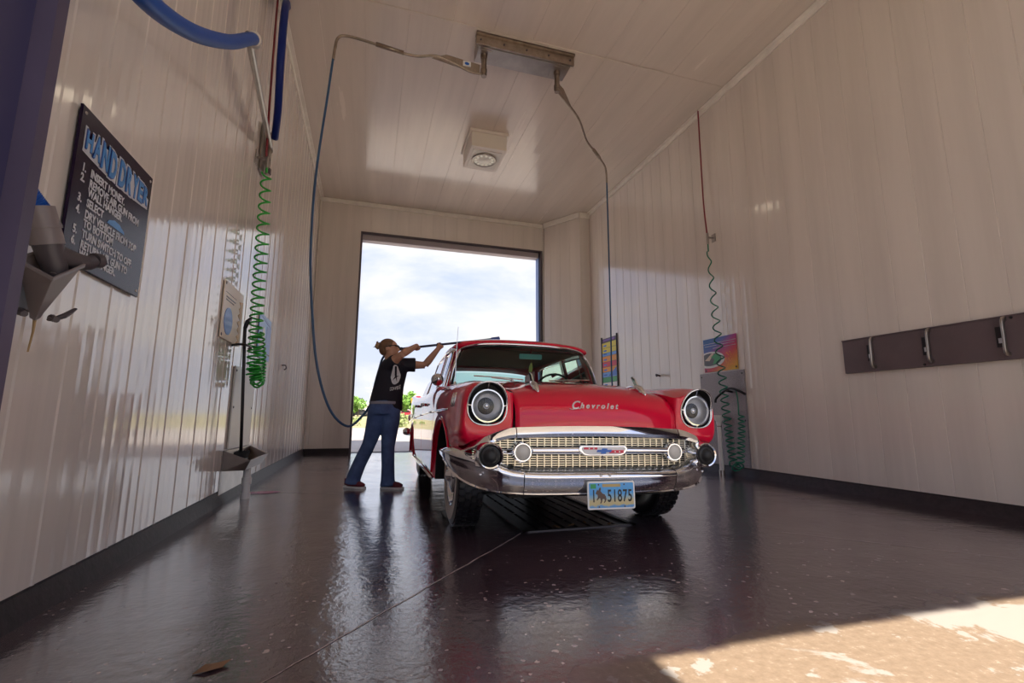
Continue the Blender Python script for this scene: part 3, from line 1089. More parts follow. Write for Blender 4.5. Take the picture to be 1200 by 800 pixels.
gT = Vector((-1.135, 1.955, 1.48))
ag = empty('air_dryer_gun', tuple(cM))
tag(ag, 'grey air dryer gun with blue hose resting in the tapered wall holder', 'air gun')
gx_ = (gT - cM).normalized()
def G(t_):
    return loc(ag, cM.lerp(gT, t_))
w = MB()
w.tube([loc(ag, cM - gx_ * .07), G(0), G(.35)], [.030, .040, .044], 20)
w.build('body', M_greyd, ag, smooth='auto')
w = MB()
for a0_, a1_, r_ in ((.30, .62, .048), (.60, .68, .053), (.68, 1.0, .049)):
    w.cyl(G(a0_), G(a1_), r_, 22)
w.build('collar', M_grey, ag, smooth='auto')
w = MB()
w.tube([loc(ag, p) for p in (cM + gx_ * .03, cM + Vector((.03, .05, .02)), cM + Vector((.055, .09, .025)), (-1.025, 2.125, 1.352))], [.040, .034, .028, .023], 16, interp=4)
w.tube([loc(ag, p) for p in ((-1.03, 2.118, 1.350), (-1.022, 2.142, 1.356))], .028, 16)
w.build('nozzle', M_greyd, ag, smooth='auto')

# blue air hose from the gun up over the boom elbow
hb = MB()
path = [tuple(gT - gx_ * .01), (-1.155, 1.88, 1.54), (-1.14, 1.74, 1.66), (-1.02, 1.50, 1.90), (-.88, 1.38, 2.10), (-.82, 1.50, 2.20), (-.80, 1.67, 2.16), (-.80, 2.068, 2.36), (-.80, 2.55, 2.71), (-.80, 2.94, 3.06), (-.80, 3.04, 3.13)]
hb.tube(path, .036, 14, interp=10)
# ribs
P = catmull(path[:4], 60)
for i in range(0, len(P) - 1, 4):
    a_, b_, d_ = frame_from(P[i + 1] - P[i])
    hb.lathe([(.036, -.003), (.0395, 0), (.036, .003)], P[i], d_, 14)
ob = hb.build('air_hose', M_bluehose, None, smooth=True)
tag(ob, 'thick bright blue air hose sweeping from the top left corner to the boom', 'hose')

# pivoting boom with cord for the air hose
bm_ = empty('air_hose_boom', (XL + .006, 5.15, 3.5))
tag(bm_, 'grey steel pipe boom angled out from its left wall bracket', 'boom')
def bl(*ps):
    return [loc(bm_, p) for p in ps]
w = MB()
w.tube(bl((-.80, 3.02, 3.115), (-.83, 3.10, 3.17), (-.87, 3.20, 3.20), (-1.14, 5.2, 3.62), (-1.15, 5.30, 3.60)), .024, 12, interp=4)
w.build('arm', M_steel, bm_, smooth=True)
w = MB()
w.cyl(loc(bm_, (-.795, 2.97, 3.09)), loc(bm_, (-.815, 3.07, 3.145)), .043, 16)
w.build('elbow_collar', M_steel, bm_, smooth='auto')
w = MB()
w.mm(*[v for v in (0.0, .02)], -.06, .16, -.22, .30)
w.mm(.0, .07, .09, .13, -.10, .20)
w.cyl((.055, .11, -.20), (.055, .11, .28), .022)
w.build('wall_bracket', M_steel, bm_, bevel=.003)
w = MB()
w.lathe([(.0, -.03), (.03, -.03), (.03, .03), (0, .03)], (.06, .11, -.16), (0, 0, 1), 12)
w.build('pivot_cap', M_greyd, bm_)

w = MB()
w.tube([(-1.128, 5.39, ZC - .002), (-1.02, 4.80, 5.0), (-.985, 4.60, 4.60), (-.985, 4.62, 4.15), (-1.03, 4.90, 3.85), (-1.10, 5.20, 3.70)], .036, 14, interp=8)
ob = w.build('air_supply_hose', M_bluehose2, None, smooth=True)
tag(ob, 'navy blue supply hose dropping from the ceiling to the boom bracket', 'hose')
w = MB()
w.tube([(-1.165, 5.08, ZC - .002), (-1.150, 5.02, 4.9), (-1.130, 4.96, 4.3), (-1.120, 4.95, 3.8), (-1.115, 4.98, 3.36)], .011, 8, interp=6)
ob = w.build('red_supply_hose', M_redh, None, smooth=True)
tag(ob, 'thin dark red hose running from ceiling to the green coil on the left wall', 'hose')

# hose clip + green coil, left
w = MB()
w.mm(XL, XL + .012, 4.96, 5.06, 3.27, 3.42)
w.mm(XL, -1.075, 4.995, 5.015, 3.34, 3.36)
w.cyl((-1.10, 4.98, 3.36), (-1.10, 4.98, 3.24), .018)
ob = w.build('hose_clip', M_steel, None, bevel=.002)
tag(ob, 'small steel clip where the red hose meets the bright green coil', 'clip')


def coil(path, radius, pitch, r, seg=14):
    """helix of given radius following a path; pitch may be a function of travelled length"""
    P = catmull(path, 40)
    out = []
    a = None
    ph = 0
    for i, p in enumerate(P):
        d = (P[min(i + 1, len(P) - 1)] - P[max(i - 1, 0)]).normalized()
        if a is None:
            a, b, _ = frame_from(d, (0, 1, 0))
        a = (a - d * a.dot(d)).normalized()
        b = d.cross(a)
        out.append((p, a.copy(), b.copy()))
    L_ = [0]
    for i in range(1, len(P)):
        L_.append(L_[-1] + (P[i] - P[i - 1]).length)
    res = []
    s_ = 0
    tot = L_[-1]
    i = 0
    while s_ < tot:
        while i < len(L_) - 2 and L_[i + 1] < s_:
            i += 1
        f_ = (s_ - L_[i]) / max(L_[i + 1] - L_[i], 1e-6)
        p = out[i][0].lerp(out[i + 1][0], f_)
        u_ = s_ / tot
        pt = pitch(u_)
        rr = radius(u_)
        res.append(p + (out[i][1] * math.cos(ph) + out[i][2] * math.sin(ph)) * rr)
        ph += 2 * PI / seg
        s_ += pt / seg
    return res


w = MB()
w.tube([(-1.10, 4.98, 3.25), (-1.10, 4.98, 3.19)], .011, 8)
pts = coil([(-1.10, 4.98, 3.19), (-1.09, 5.02, 2.4), (-1.085, 5.03, 1.8), (-1.08, 5.08, 1.15)], lambda u: .045 + .012 * min(u * 3, 1), lambda u: .128 - .075 * u, .009)
w.tube(pts, .0095, 7)
ball = coil([(-1.07, 5.10, 1.24), (-1.06, 5.14, 1.10), (-1.05, 5.20, 1.12), (-1.05, 5.17, 1.32), (-1.07, 5.08, 1.56)], lambda u: .052, lambda u: .026 + .045 * max(0, u - .35), .009)
w.tube(ball, .0095, 7)
ob = w.build('coiled_hose', M_green, None, smooth=True)
tag(ob, 'bright green coiled air hose hanging in front of the left wall', 'hose')

# two small signs behind the coil
def wall_sign_left(name, y0, y1, z0, z1, label, cat, paint, tilt=0):
    root = empty(name, (XL + .016, (y0 + y1) / 2, z0))
    tag(root, label, cat)
    M = Matrix.Translation(Vector(root.location) * -1) @ lmat((XL + .016, y0, z0), (0, 1, 0), (0, 0, 1))
    paint(root, M, y1 - y0, z1 - z0)
    return root
def paintA(root, M, W_, H_):
    w = MB(); w.mm(0, W_, 0, H_, -.008, 0, M=M); w.build('board', M_cream, root, bevel=.003)
    w = MB()
    w.prism([(.30 * W_ + .19 * math.cos(t * PI / 12) * W_ * 1.05, .33 * H_ + .24 * H_ * math.sin(t * PI / 12)) for t in range(24)], (0, 0, 0), (1, 0, 0), (0, 1, 0), .003, 0, M)
    w.build('round_picture', M_bprint, root)
    w = MB()
    poly = [(W_, .02 * H_)]
    rnd = random.Random(3)
    for i in range(13):
        poly.append((W_ * (.80 + (.07 if i % 2 else -.03) + rnd.uniform(-.02, .02)), H_ * (.03 + i * .065)))
    poly.append((W_, .86 * H_))
    w.prism(poly, (0, 0, 0), (1, 0, 0), (0, 1, 0), .002, 0, M)
    w.build('gold_border', pm('gold_print', (.50, .25, .01), .4), root)
    w = MB()
    w.mm(.08 * W_, .62 * W_, .80 * H_, .805 * H_, 0, .002, M=M)
    w.mm(.12 * W_, .58 * W_, .72 * H_, .74 * H_, 0, .002, M=M)
    w.mm(.12 * W_, .50 * W_, .67 * H_, .69 * H_, 0, .002, M=M)
    w.build('text_bars', M_frame, root)
    for x_, y_ in ((.06, .95), (.05, .06)):
        w = MB(); w.lathe([(0, .006), (.012, .004), (.014, 0)], M @ Vector((x_ * W_, y_ * H_, 0)), (1, 0, 0), 10); w.build('screw', M_frame, root)
def paintB(root, M, W_, H_):
    w = MB(); w.mm(0, W_, 0, H_, -.006, 0, M=M); w.build('board', M_lblue, root, bevel=.003)
    w = MB(); w.mm(.62 * W_, W_, .0, .8 * H_, 0, .002, M=M); w.prism([(0, .95 * H_), (W_, .80 * H_), (W_, .86 * H_), (.1 * W_, H_), (0, H_)], (0, 0, 0), (1, 0, 0), (0, 1, 0), .002, 0, M); w.build('deep_band', M_bprint, root)
    w = MB(); w.prism([(.1 * W_, .12 * H_), (.42 * W_, .12 * H_), (.5 * W_, .6 * H_), (.4 * W_, .75 * H_), (.1 * W_, .4 * H_)], (0, 0, 0), (1, 0, 0), (0, 1, 0), .0025, 0, M); w.build('pale_panel', M_white, root)
    w = MB(); w.mm(0, W_, .13 * H_, .16 * H_, 0, .004, M=M); w.build('dark_strip', M_blackp, root)
wall_sign_left('small_notice', 4.36, 4.98, 1.405, 1.90, 'cream notice with round blue picture and gold edge left of the green coil', 'sign', paintA)
wall_sign_left('small_notice', 5.72, 6.36, 1.41, 1.905, 'light blue notice on the left wall right of the green coil', 'sign', paintB)

# brush, trough, splash board, pipe
root = empty('splash_board', (XL + .006, 5.33, .46))
tag(root, 'pale perforated splash board on the left wall behind the brush', 'board')
M_perf = bpy.data.materials.new('perforated_plastic')
M_perf.use_nodes = True
_t = M_perf.node_tree
_b = _t.nodes['Principled BSDF']
_tc2 = _t.nodes.new('ShaderNodeTexCoord')
_vo = N(_t, 'ShaderNodeTexVoronoi', Scale=26.0)
_vo.inputs['Randomness'].default_value = 0.0
L(_t, _tc2.outputs['Object'], _vo.inputs['Vector'])
_rp = ramp(_t, [(0.20, (0.30, 0.28, 0.28)), (0.26, (0.68, 0.65, 0.62))])
L(_t, _vo.outputs['Distance'], _rp.inputs[0])
L(_t, _rp.outputs[0], _b.inputs['Base Color'])
_b.inputs['Roughness'].default_value = .35
w = MB()
w.mm(.0, .014, -.41, .38, 0.0, .76)
w.build('panel', M_perf, root, bevel=.003)
for yy, zz in ((-.37, .72), (.34, .72), (-.37, .38), (.34, .38)):
    w = MB(); w.lathe([(0, .006), (.011, .004), (.012, 0)], (.014, yy, zz), (1, 0, 0), 10); w.build('screw', M_frame, root)

root = empty('brush_trough', (XL, 5.2, .275))
tag(root, 'open stainless steel trough on the left wall holding the brush', 'trough')
def lt(*ps):
    return [loc(root, p) for p in ps]
w = MB()
X0_ = XL + .002
w.loft([lt((X0_, 4.86, .275), (-1.03, 4.86, .278), (-1.00, 5.40, .29), (X0_, 5.70, .29)),
        lt((X0_, 4.83, .455), (-.985, 4.83, .368), (-.955, 5.46, .385), (X0_, 5.83, .445)),
        lt((X0_ + .01, 4.845, .452), (-1.0, 4.845, .366), (-.972, 5.44, .383), (X0_ + .01, 5.80, .442)),
        lt((X0_ + .01, 4.875, .29), (-1.045, 4.875, .29), (-1.015, 5.385, .30), (X0_ + .01, 5.68, .30))], True, True, True)
w.build('tray', M_steel, root)
w = MB()
w.mm(0.0, .004, -.40, .64, -.30, .14)
w.build('back_plate', M_steel, root)

br = empty('foam_brush', (-1.10, 4.99, .30))
tag(br, 'long black foam brush standing upright in the steel trough', 'brush')
w = MB()
w.tube([(0, .0, .03), (0.0, -.12, .55), (0.0, -.285, 1.25)], .014, 10)
w.build('handle', M_black, br, smooth=True)
w = MB()
w.box((0, .02, .05), (.07, .20, .06))
w.build('block', M_black, br, bevel=.01)
w = MB()
rnd = random.Random(5)
for i in range(260):
    x_, y_ = rnd.uniform(-.035, .035), rnd.uniform(-.085, .12)
    w.tube([(x_, y_, .075), (x_ * 1.3, y_ * 1.1, .075 + rnd.uniform(.04, .07))], .0035, 3, False)
w.build('bristles', M_black, br)
w = MB()
w.tube([(0, -.282, 1.24), (.02, -.30, 1.30), (.03, -.22, 1.35)], [.016, .020, .012], 8)
w.build('grip', M_black, br)
w = MB()
w.tube([(XL, 4.80, 1.395), (-1.13, 4.68, 1.39), (-1.08, 4.70, 1.39), (-1.07, 4.86, 1.39), (-1.12, 5.0, 1.395)], .011, 8, interp=4)
ob = w.build('brush_hook', M_black)
tag(ob, 'black wire hook on the left wall holding up the brush handle', 'hook')

root = empty('drain_pipe', (-1.06, 5.10, 0))
tag(root, 'short white PVC drain pipe below the steel trough at the left wall', 'pipe')
w = MB(); w.cyl((0, 0, .0), (0, 0, .272), .034, 18); w.build('tube', M_pvc, root, smooth='auto')
for z0_, z1_ in ((0, .05), (.13, .19)):
    w = MB(); w.cyl((0, 0, z0_), (0, 0, z1_), .042, 18); w.build('coupling', M_pvc, root, smooth='auto')
w = MB()
w.tube([(XL, 7.38, 1.47), (XL + .05, 7.38, 1.47), (XL + .06, 7.40, 1.43), (XL + .03, 7.40, 1.41)], .010, 7, interp=3)
ob = w.build('wall_hook', M_frame)
tag(ob, 'small dark hook alone on the far part of the left wall', 'hook')

# ---------------------------------------------------------------- ceiling: boom plate, two booms, lamp
cp = empty('ceiling_boom_mount', (1.72, 5.27, ZC))
tag(cp, 'long steel mounting plate on the ceiling carrying both wash booms', 'mount')
w = MB()
w.mm(-.62, .62, -.13, .15, -.155, -.006)
w.build('housing', M_steel, cp, bevel=.004)
w = MB()
w.mm(-.66, .66, -.20, -.12, -.035, -.004)
w.mm(-.66, .66, -.165, -.135, -.150, -.036)
w.build('front_flange', M_brass, cp, bevel=.003)
for xx in (-.6, -.3, 0.0, .3, .6):
    w = MB(); w.lathe([(0, .012), (.012, .012), (.012, 0)], (xx, -.165, -.09), (0, -1, 0), 6); w.build('bolt', M_frame, cp)
for xx in (-.52, .48):
    w = MB(); w.cyl((xx, 0.0, -.155), (xx, 0.0, -.22), .045, 16); w.cyl((xx, 0, -.22), (xx, 0, -.36), .034, 16); w.cyl((xx, 0, -.36), (xx, 0, -.42), .042, 16); w.build('swivel', M_brass, cp, smooth='auto')
    w = MB(); w.mm(xx - .09, xx + .09, -.09, .09, -.162, -.154); w.build('swivel_plate', M_steel, cp)

PLx, PRx = 1.20, 2.20
bL = empty('wash_boom', (PLx, 5.27, 5.05))
tag(bL, 'wash boom reaching left from the ceiling plate towards the left wall', 'boom')
w = MB()
w.tube([(0, 0, 0), (-.18, -.02, -.02), (-.42, -.04, .04), (-.62, -.06, .06), (-.84, -.08, -.015), (-1.08, -.09, -.02), (-1.42, -.10, .02), (-1.66, -.10, .03), (-1.74, -.10, -.03), (-1.76, -.10, -.16), (-1.77, -.10, -.30)], .016, 10, interp=5)
w.build('pipe', M_brass, bL, smooth=True)
w = MB()
w.prism([(-.06, -.02), (-.66, .07), (-.48, .16), (-.05, .12)], (0, .004, 0), (1, 0, 0), (0, 0, 1), .008)
w.build('gusset_plate', M_brass, bL)
w = MB()
w.mm(-.27, -.17, -.012, -.004, .055, .125)
w.build('sticker', M_white, bL)
w = MB()
w.prism([(-.22 + .03 * math.cos(t * PI / 6), .09 + .02 * math.sin(t * PI / 6)) for t in range(12)], (0, -.0125, 0), (1, 0, 0), (0, 0, 1), .001)
w.build('sticker_mark', M_bprint, bL)
w = MB()
w.tube([(-1.0, -.088, -.02), (-1.32, -.098, .012)], .026, 10)
w.build('spring_sleeve', M_brass, bL, smooth=True)
w = MB(); w.cyl((0, 0, -.03), (0, 0, .03), .035, 14); w.build('swivel_joint', M_brass, bL)

bR = empty('wash_boom', (PRx, 5.27, 5.05))
tag(bR, 'wash boom reaching right and back from the ceiling plate above the car', 'boom')
w = MB()
w.tube([(0, 0, 0), (.12, .10, -.01), (.42, .38, .02), (.62, .60, .03), (.86, .90, -.03), (1.10, 1.12, -.03), (1.38, 1.42, .02), (1.56, 1.62, .04), (1.64, 1.72, -.02), (1.655, 1.74, -.20)], .016, 10, interp=5)
w.build('pipe', M_brass, bR, smooth=True)
w = MB()
dd_ = Vector((.72, .69, 0)).normalized()
w.prism([(.06, -.01), (.55, .03), (.20, .15), (.04, .12)], (0, .0, 0), dd_, (0, 0, 1), .010)
w.build('gusset_plate', M_brass, bR)
w = MB()
w.tube([(1.08, 1.10, -.03), (1.32, 1.35, .005)], .026, 10)
w.build('spring_sleeve', M_brass, bR, smooth=True)
w = MB(); w.cyl((0, 0, -.03), (0, 0, .03), .035, 14); w.build('swivel_joint', M_brass, bR)
# right hose straight down
w = MB()
w.tube([(3.855, 7.01, 4.88), (3.86, 7.02, 3.5), (3.86, 7.03, 2.2), (3.86, 7.04, 1.35), (3.93, 7.05, .85), (4.2, 7.05, .72), (4.5, 7.05, .80), (4.66, 7.05, .95)], .013, 8, interp=6)
ob = w.build('right_wash_hose', M_thinblue, None, smooth=True)
tag(ob, 'slim blue wash hose hanging straight down from the right boom behind the car', 'hose')
ob.name = 'wash_hose'
# its wand holder on the right wall (behind the fender)
w = MB()
w.mm(XR - .10, XR - .006, 7.0, 7.1, .98, 1.12)
w.cyl((XR - .08, 7.05, .60), (XR - .08, 7.05, 1.20), .017)
ob = w.build('wand_holder', M_steel, None, bevel=.004)
tag(ob, 'steel wand holder on the right wall, mostly behind the far fender', 'holder')

# ceiling lamp: square housing with a round ribbed lens
cl = empty('ceiling_lamp', (1.72, 7.43, ZC))
tag(cl, 'square white canopy lamp with round lens on the ceiling', 'lamp')
w = MB()
w.mm(-.33, .33, -.40, .40, -.055, -.006)
w.mm(-.30, .30, -.37, .37, -.31, -.055)
w.build('housing', pm('lamp_housing', (.80, .74, .66), .35), cl, bevel=.008)
w = MB()
w.mm(-.25, .25, -.28, .28, -.318, -.306)
w.build('lens_plate', pm('lamp_plate', (.70, .66, .58), .3), cl, bevel=.003)
w = MB()
w.lathe([(.21, -.318), (.215, -.335), (.195, -.340), (.19, -.325)], (0, 0, 0), (0, 0, 1), 32)
w.build('lens_rim', M_steel, cl, smooth=True)
w = MB()
w.lathe([(0, -.338), (.08, -.337), (.10, -.332), (.19, -.326)], (0, 0, 0), (0, 0, 1), 32)
w.build('lens', pm('lamp_lens', (.55, .50, .42), .2, emit=(1.0, .88, .70), estr=.05), cl, smooth=True)
for k in range(12):
    w = MB()
    a_ = k * PI / 6
    w.ell((.145 * math.cos(a_), .145 * math.sin(a_), -.334), (.026, .026, .012), 10, 6)
    w.build('led', pm('lamp_led', (.8, .78, .7), .2, emit=(1, .93, .8), estr=.12) if k == 0 else bpy.data.materials['lamp_led'], cl)
lt = bpy.data.lights.new('lamp_light', 'AREA')
lt.shape = 'DISK'
lt.size = .38
lt.energy = 0.6
lt.color = (1.0, .84, .62)
lo = bpy.data.objects.new('lamp_light', lt)
C.objects.link(lo)
lo.parent = cl
lo.location = (0, 0, -.36)

# ---------------------------------------------------------------- right wall
XRi = XR
def wall_sign_right(name, y0, y1, z0, z1, label, cat, paint):
    root = empty(name, (XR - .016, (y0 + y1) / 2, z0))
    tag(root, label, cat)
    M = Matrix.Translation(Vector(root.location) * -1) @ lmat((XR - .016, y1, z0), (0, -1, 0), (0, 0, 1))
    paint(root, M, y1 - y0, z1 - z0)
    return root


def poster(root, M, W_, H_):
    # diagonal blend of blue to magenta to orange as printed bands
    m = bpy.data.materials.new('rainbow_print')
    m.use_nodes = True
    t = m.node_tree
    b = t.nodes['Principled BSDF']
    b.inputs['Roughness'].default_value = .35
    tc = t.nodes.new('ShaderNodeTexCoord')
    sp = N(t, 'ShaderNodeSeparateXYZ')
    L(t, tc.outputs['Object'], sp.inputs[0])
    a = N(t, 'ShaderNodeMath', operation='MULTIPLY_ADD')
    a.inputs[1].default_value = -0.72
    a.inputs[2].default_value = 0.72
    L(t, sp.outputs['Y'], a.inputs[0])
    a2 = N(t, 'ShaderNodeMath', operation='MULTIPLY_ADD')
    a2.inputs[1].default_value = -1.30
    L(t, sp.outputs['Z'], a2.inputs[0])
    L(t, a.outputs[0], a2.inputs[2])
    rp = ramp(t, [(0.0, (.01, .12, .42)), (.18, (.07, .10, .45)), (.34, (.42, .02, .22)), (.55, (.62, .03, .05)), (.70, (.70, .20, .02)), (.90, (.72, .42, .02))])
    L(t, a2.outputs[0], rp.inputs[0])
    L(t, rp.outputs[0], b.inputs['Base Color'])
    w = MB(); w.mm(0, W_, 0, H_, -.006, 0, M=M); w.build('sheet', m, root, bevel=.002)
    el = lambda cx, cy, rx, ry, n=28: [(cx + rx * math.cos(t_ * 2 * PI / n), cy + ry * math.sin(t_ * 2 * PI / n)) for t_ in range(n)]
    clipx = lambda P: [(max(p[0], .004), p[1]) for p in P]
    w = MB(); w.prism(clipx(el(.20 * W_, .36 * H_, .44 * W_, .245 * H_)), (0, 0, 0), (1, 0, 0), (0, 1, 0), .002, 0, M); w.build('white_ring', M_white, root)
    w = MB(); w.prism(clipx(el(.19 * W_, .37 * H_, .36 * W_, .19 * H_)), (0, 0, .001), (1, 0, 0), (0, 1, 0), .0025, 0, M); w.build('picture', pm('photo_print', (.10, .10, .12), .4), root)
    w = MB()
    w.prism([(.22 * W_, .45 * H_), (.42 * W_, .54 * H_), (.53 * W_, .40 * H_), (.42 * W_, .24 * H_), (.28 * W_, .22 * H_), (.34 * W_, .36 * H_)], (0, 0, .002), (1, 0, 0), (0, 1, 0), .0025, 0, M)
    w.build('green_patch', M_gprint, root)
    w = MB()
    w.prism([(.04 * W_, .36 * H_), (.26 * W_, .55 * H_), (.33 * W_, .54 * H_), (.18 * W_, .33 * H_)], (0, 0, .002), (1, 0, 0), (0, 1, 0), .0025, 0, M)
    w.build('tan_patch', M_cream, root)
    w = MB()
    w.mm(.02 * W_, .98 * W_, .840 * H_, .852 * H_, 0, .002, M=M)
    for k, (a_, b_) in enumerate(((.05, .42), (.50, .94))):
        w.mm(a_ * W_, b_ * W_, .770 * H_, .782 * H_, 0, .002, M=M)
    w.mm(.30 * W_, .97 * W_, .69 * H_, .702 * H_, 0, .002, M=M)
    w.build('text_bars', M_signtxt, root)
    rnd = random.Random(9)
    for k in range(26):
        w = MB()
        x_, y_ = rnd.uniform(.66, .92), rnd.uniform(.10, .55)
        w.prism(el(x_ * W_, y_ * H_, .012 * W_, .02 * H_, 8), (0, 0, 0), (1, 0, 0), (0, 1, 0), .0015, 0, M)
        w.build('bubble', M_orange, root)
    for x_, y_ in ((.05, .05), (.95, .07)):
        w = MB(); w.lathe([(0, .006), (.012, .004), (.014, 0)], M @ Vector((x_ * W_, y_ * H_, 0)), (-1, 0, 0), 10); w.build('screw', M_blackp, root)
wall_sign_right('rainbow_poster', 5.165, 5.83, 1.405, 1.89, 'blue, red and orange poster with oval picture above the grey splash panel', 'poster', poster)


def menu(root, M, W_, H_):
    w = MB(); w.mm(0, W_, 0, H_, -.010, 0, M=M); w.build('board', pm('dark_plum', (.06, .025, .07), .4), root, bevel=.003)
    rows = [(.85, .93, M_yellow), (.77, .845, M_yellow), (.72, .765, M_lblue), (.63, .715, M_orange), (.55, .625, M_ored), (.47, .545, M_orange), (.39, .465, M_lblue), (.31, .385, M_gprint), (.235, .305, M_white), (.16, .23, M_mag), (.06, .155, M_lblue)]
    for i, (a_, b_, mt) in enumerate(rows):
        w = MB(); w.mm(.06 * W_, .94 * W_, a_ * H_, b_ * H_, 0, .003, M=M)
        w.build('menu_row', mt, root)
    w = MB()
    for i, (a_, b_, mt) in enumerate(rows):
        if mt is not M_gprint:
            w.mm(.14 * W_, .34 * W_, (a_ + .02) * H_, (a_ + .045) * H_, 0, .0042, M=M)
    w.prism([(.42 * W_, .40 * H_), (.93 * W_, .53 * H_), (.93 * W_, .40 * H_)], (0, 0, 0), (1, 0, 0), (0, 1, 0), .0045, 0, M)
    w.build('row_captions', M_bprint, root)
    w = MB(); w.mm(.14 * W_, .86 * W_, .955 * H_, .985 * H_, 0, .003, M=M); w.build('header', M_purple, root)
    w = MB()
    for x_ in (0.0, .97):
        w.mm(x_ * W_, (x_ + .03) * W_, .0, 1.03 * H_, -.01, .012, M=M)
    w.build('side_rail', M_blackp, root)
wall_sign_right('wash_menu_board', 8.375, 9.04, 1.05, 2.39, 'tall rainbow striped wash menu board on the far right wall', 'sign', menu)

root = empty('metal_splash_panel', (XR - .006, 5.50, .12))
tag(root, 'grey speckled splash panel on the right wall below the rainbow poster', 'panel')
w = MB()
w.mm(-.016, -.0, -.435, .435, .0, 1.27)
w.build('sheet', pm('speckled_grey_panel', (.26, .23, .25), .4, .2, bump=(70, .4, .003), var=(60, .25)), root, bevel=.003)
for yy, zz in ((-.40, 1.22), (.40, 1.22), (-.40, .6), (.40, .6)):
    w = MB(); w.lathe([(0, .006), (.011, .004), (.012, 0)], (-.016, yy, zz), (-1, 0, 0), 10); w.build('screw', M_blackp, root)

root = empty('standpipe', (XR - .10, 5.50, 0))
tag(root, 'white PVC standpipe with wide top cup by the right wall', 'pipe')
w = MB(); w.cyl((0, 0, 0), (0, 0, .74), .030, 18); w.build('tube', M_pvc, root, smooth='auto')
w = MB(); w.lathe([(.031, .66), (.036, .68), (.036, .70), (.058, .73), (.062, .79), (.050, .79), (.046, .74), (.0, .73)], (0, 0, 0), (0, 0, 1), 20); w.build('cup', M_pvc, root, smooth='auto')
for z0_, z1_, r_ in ((0, .05, .037), (.63, .645, .034)):
    w = MB(); w.cyl((0, 0, z0_), (0, 0, z1_), r_, 18); w.build('coupling', M_steel, root, smooth='auto')

w = MB()
w.tube([(XR - .06, 5.575, ZC - .003), (XR - .07, 5.57, 4.6), (XR - .085, 5.55, 3.9), (XR - .10, 5.50, 3.42)], .011, 8, interp=6)
ob = w.build('red_supply_hose', M_redh, None, smooth=True)
tag(ob, 'thin dark red hose hanging down the right wall from the ceiling', 'hose')
w = MB()
w.mm(XR - .012, XR, 5.44, 5.52, 3.30, 3.42)
w.mm(XR - .11, XR, 5.47, 5.49, 3.35, 3.37)
w.cyl((XR - .10, 5.495, 3.43), (XR - .10, 5.495, 3.26), .018)
ob = w.build('hose_clip', M_steel, None, bevel=.002)
tag(ob, 'small steel clip where the red hose meets the dark green coil', 'clip')
w = MB()
RX = XR - .12
w.tube([(XR - .10, 5.495, 3.28), (XR - .10, 5.495, 3.15)], .010, 8)
pts = coil([(XR - .10, 5.495, 3.15), (RX, 5.42, 2.3), (RX, 5.37, 1.5), (RX - .02, 5.30, .75), (RX - .05, 5.20, .18)], lambda u: .020 + .030 * min(u * 3, 1) + .0 * u, lambda u: .27 - .20 * min(u * 1.1, 1), .009)
w.tube(pts, .009, 7)
pts = coil([(RX - .05, 5.20, .18), (RX - .05, 5.13, .12), (RX - .05, 5.08, .22), (RX - .02, 5.05, .6), (RX, 5.06, .80)], lambda u: .055 - .02 * u, lambda u: .062, .009)
w.tube(pts, .009, 7)
w.tube([pts[-1], (RX, 5.10, .95), (RX, 5.12, 1.10), (RX, 5.20, 1.13)], .009, 7, interp=4)
ob = w.build('coiled_hose', M_dgreen, None, smooth=True)
tag(ob, 'dark green coiled air hose hanging in front of the right wall', 'hose')
w = MB()
w.tube([(XR - .01, 5.08, 1.06), (RX, 5.06, 1.10), (RX - .01, 5.2, 1.14), (RX, 5.34, 1.11), (RX, 5.50, 1.02), (RX, 5.52, .96)], .016, 8, interp=4)
w.tube([(XR, 5.30, 1.10), (RX, 5.30, 1.115)], .014, 8)
ob = w.build('hose_hanger', M_black, None, smooth=True)
tag(ob, 'black curved hanger on the grey splash panel holding the dark green coil', 'hanger')
w = MB()
w.tube([(XR, 6.98, 1.45), (XR - .08, 6.97, 1.47), (XR - .13, 6.88, 1.44)], .016, 8, interp=3)
ob = w.build('wall_peg', M_greyd)
tag(ob, 'short dark peg sticking out of the right wall above the far fender', 'peg')

# mat clip rack
RY0, RY1, RZ0, RZ1 = 1.3, 3.667, 1.212, 1.555
root = empty('mat_rack', (XR - .006, 3.0, RZ0))
tag(root, 'long dark grey plate with upright mat clips on the right wall', 'rack')
w = MB()
w.mm(-.035, 0, RY0 - 3.0, RY1 - 3.0, 0, RZ1 - RZ0)
w.mm(-.045, -.035, RY0 - 3.0, RY1 - 3.0, RZ1 - RZ0 - .012, RZ1 - RZ0)
w.build('back_plate', M_rack, root, bevel=.003)
for yy in (3.355, 2.865, 2.345, 1.83):
    w = MB()
    y_ = yy - 3.0
    w.mm(-.050, -.034, y_ + .006, y_ + .055, .10, .26)
    w.build('clip_slot', M_blackp, root)
    w = MB()
    w.tube([(-.040, y_ - .005, .045), (-.085, y_ - .01, .055), (-.085, y_ - .012, .17), (-.080, y_ - .012, .30), (-.038, y_ - .008, .318)], .013, 8, interp=3, sq=1.5)
    w.build('clip', M_steel, root, smooth=True)
    w = MB()
    w.mm(-.052, -.048, y_ + .020, y_ + .042, .13, .17)
    w.build('clip_sticker', M_signtxt, root)
for yy, zz in ((2.93 - 3, .02), (2.30 - 3, .32), (2.2 - 3, .05)):
    w = MB(); w.lathe([(0, .008), (.010, .006), (.012, 0)], (-.035, yy, zz), (-1, 0, 0), 8); w.build('bolt', M_blackp, root)

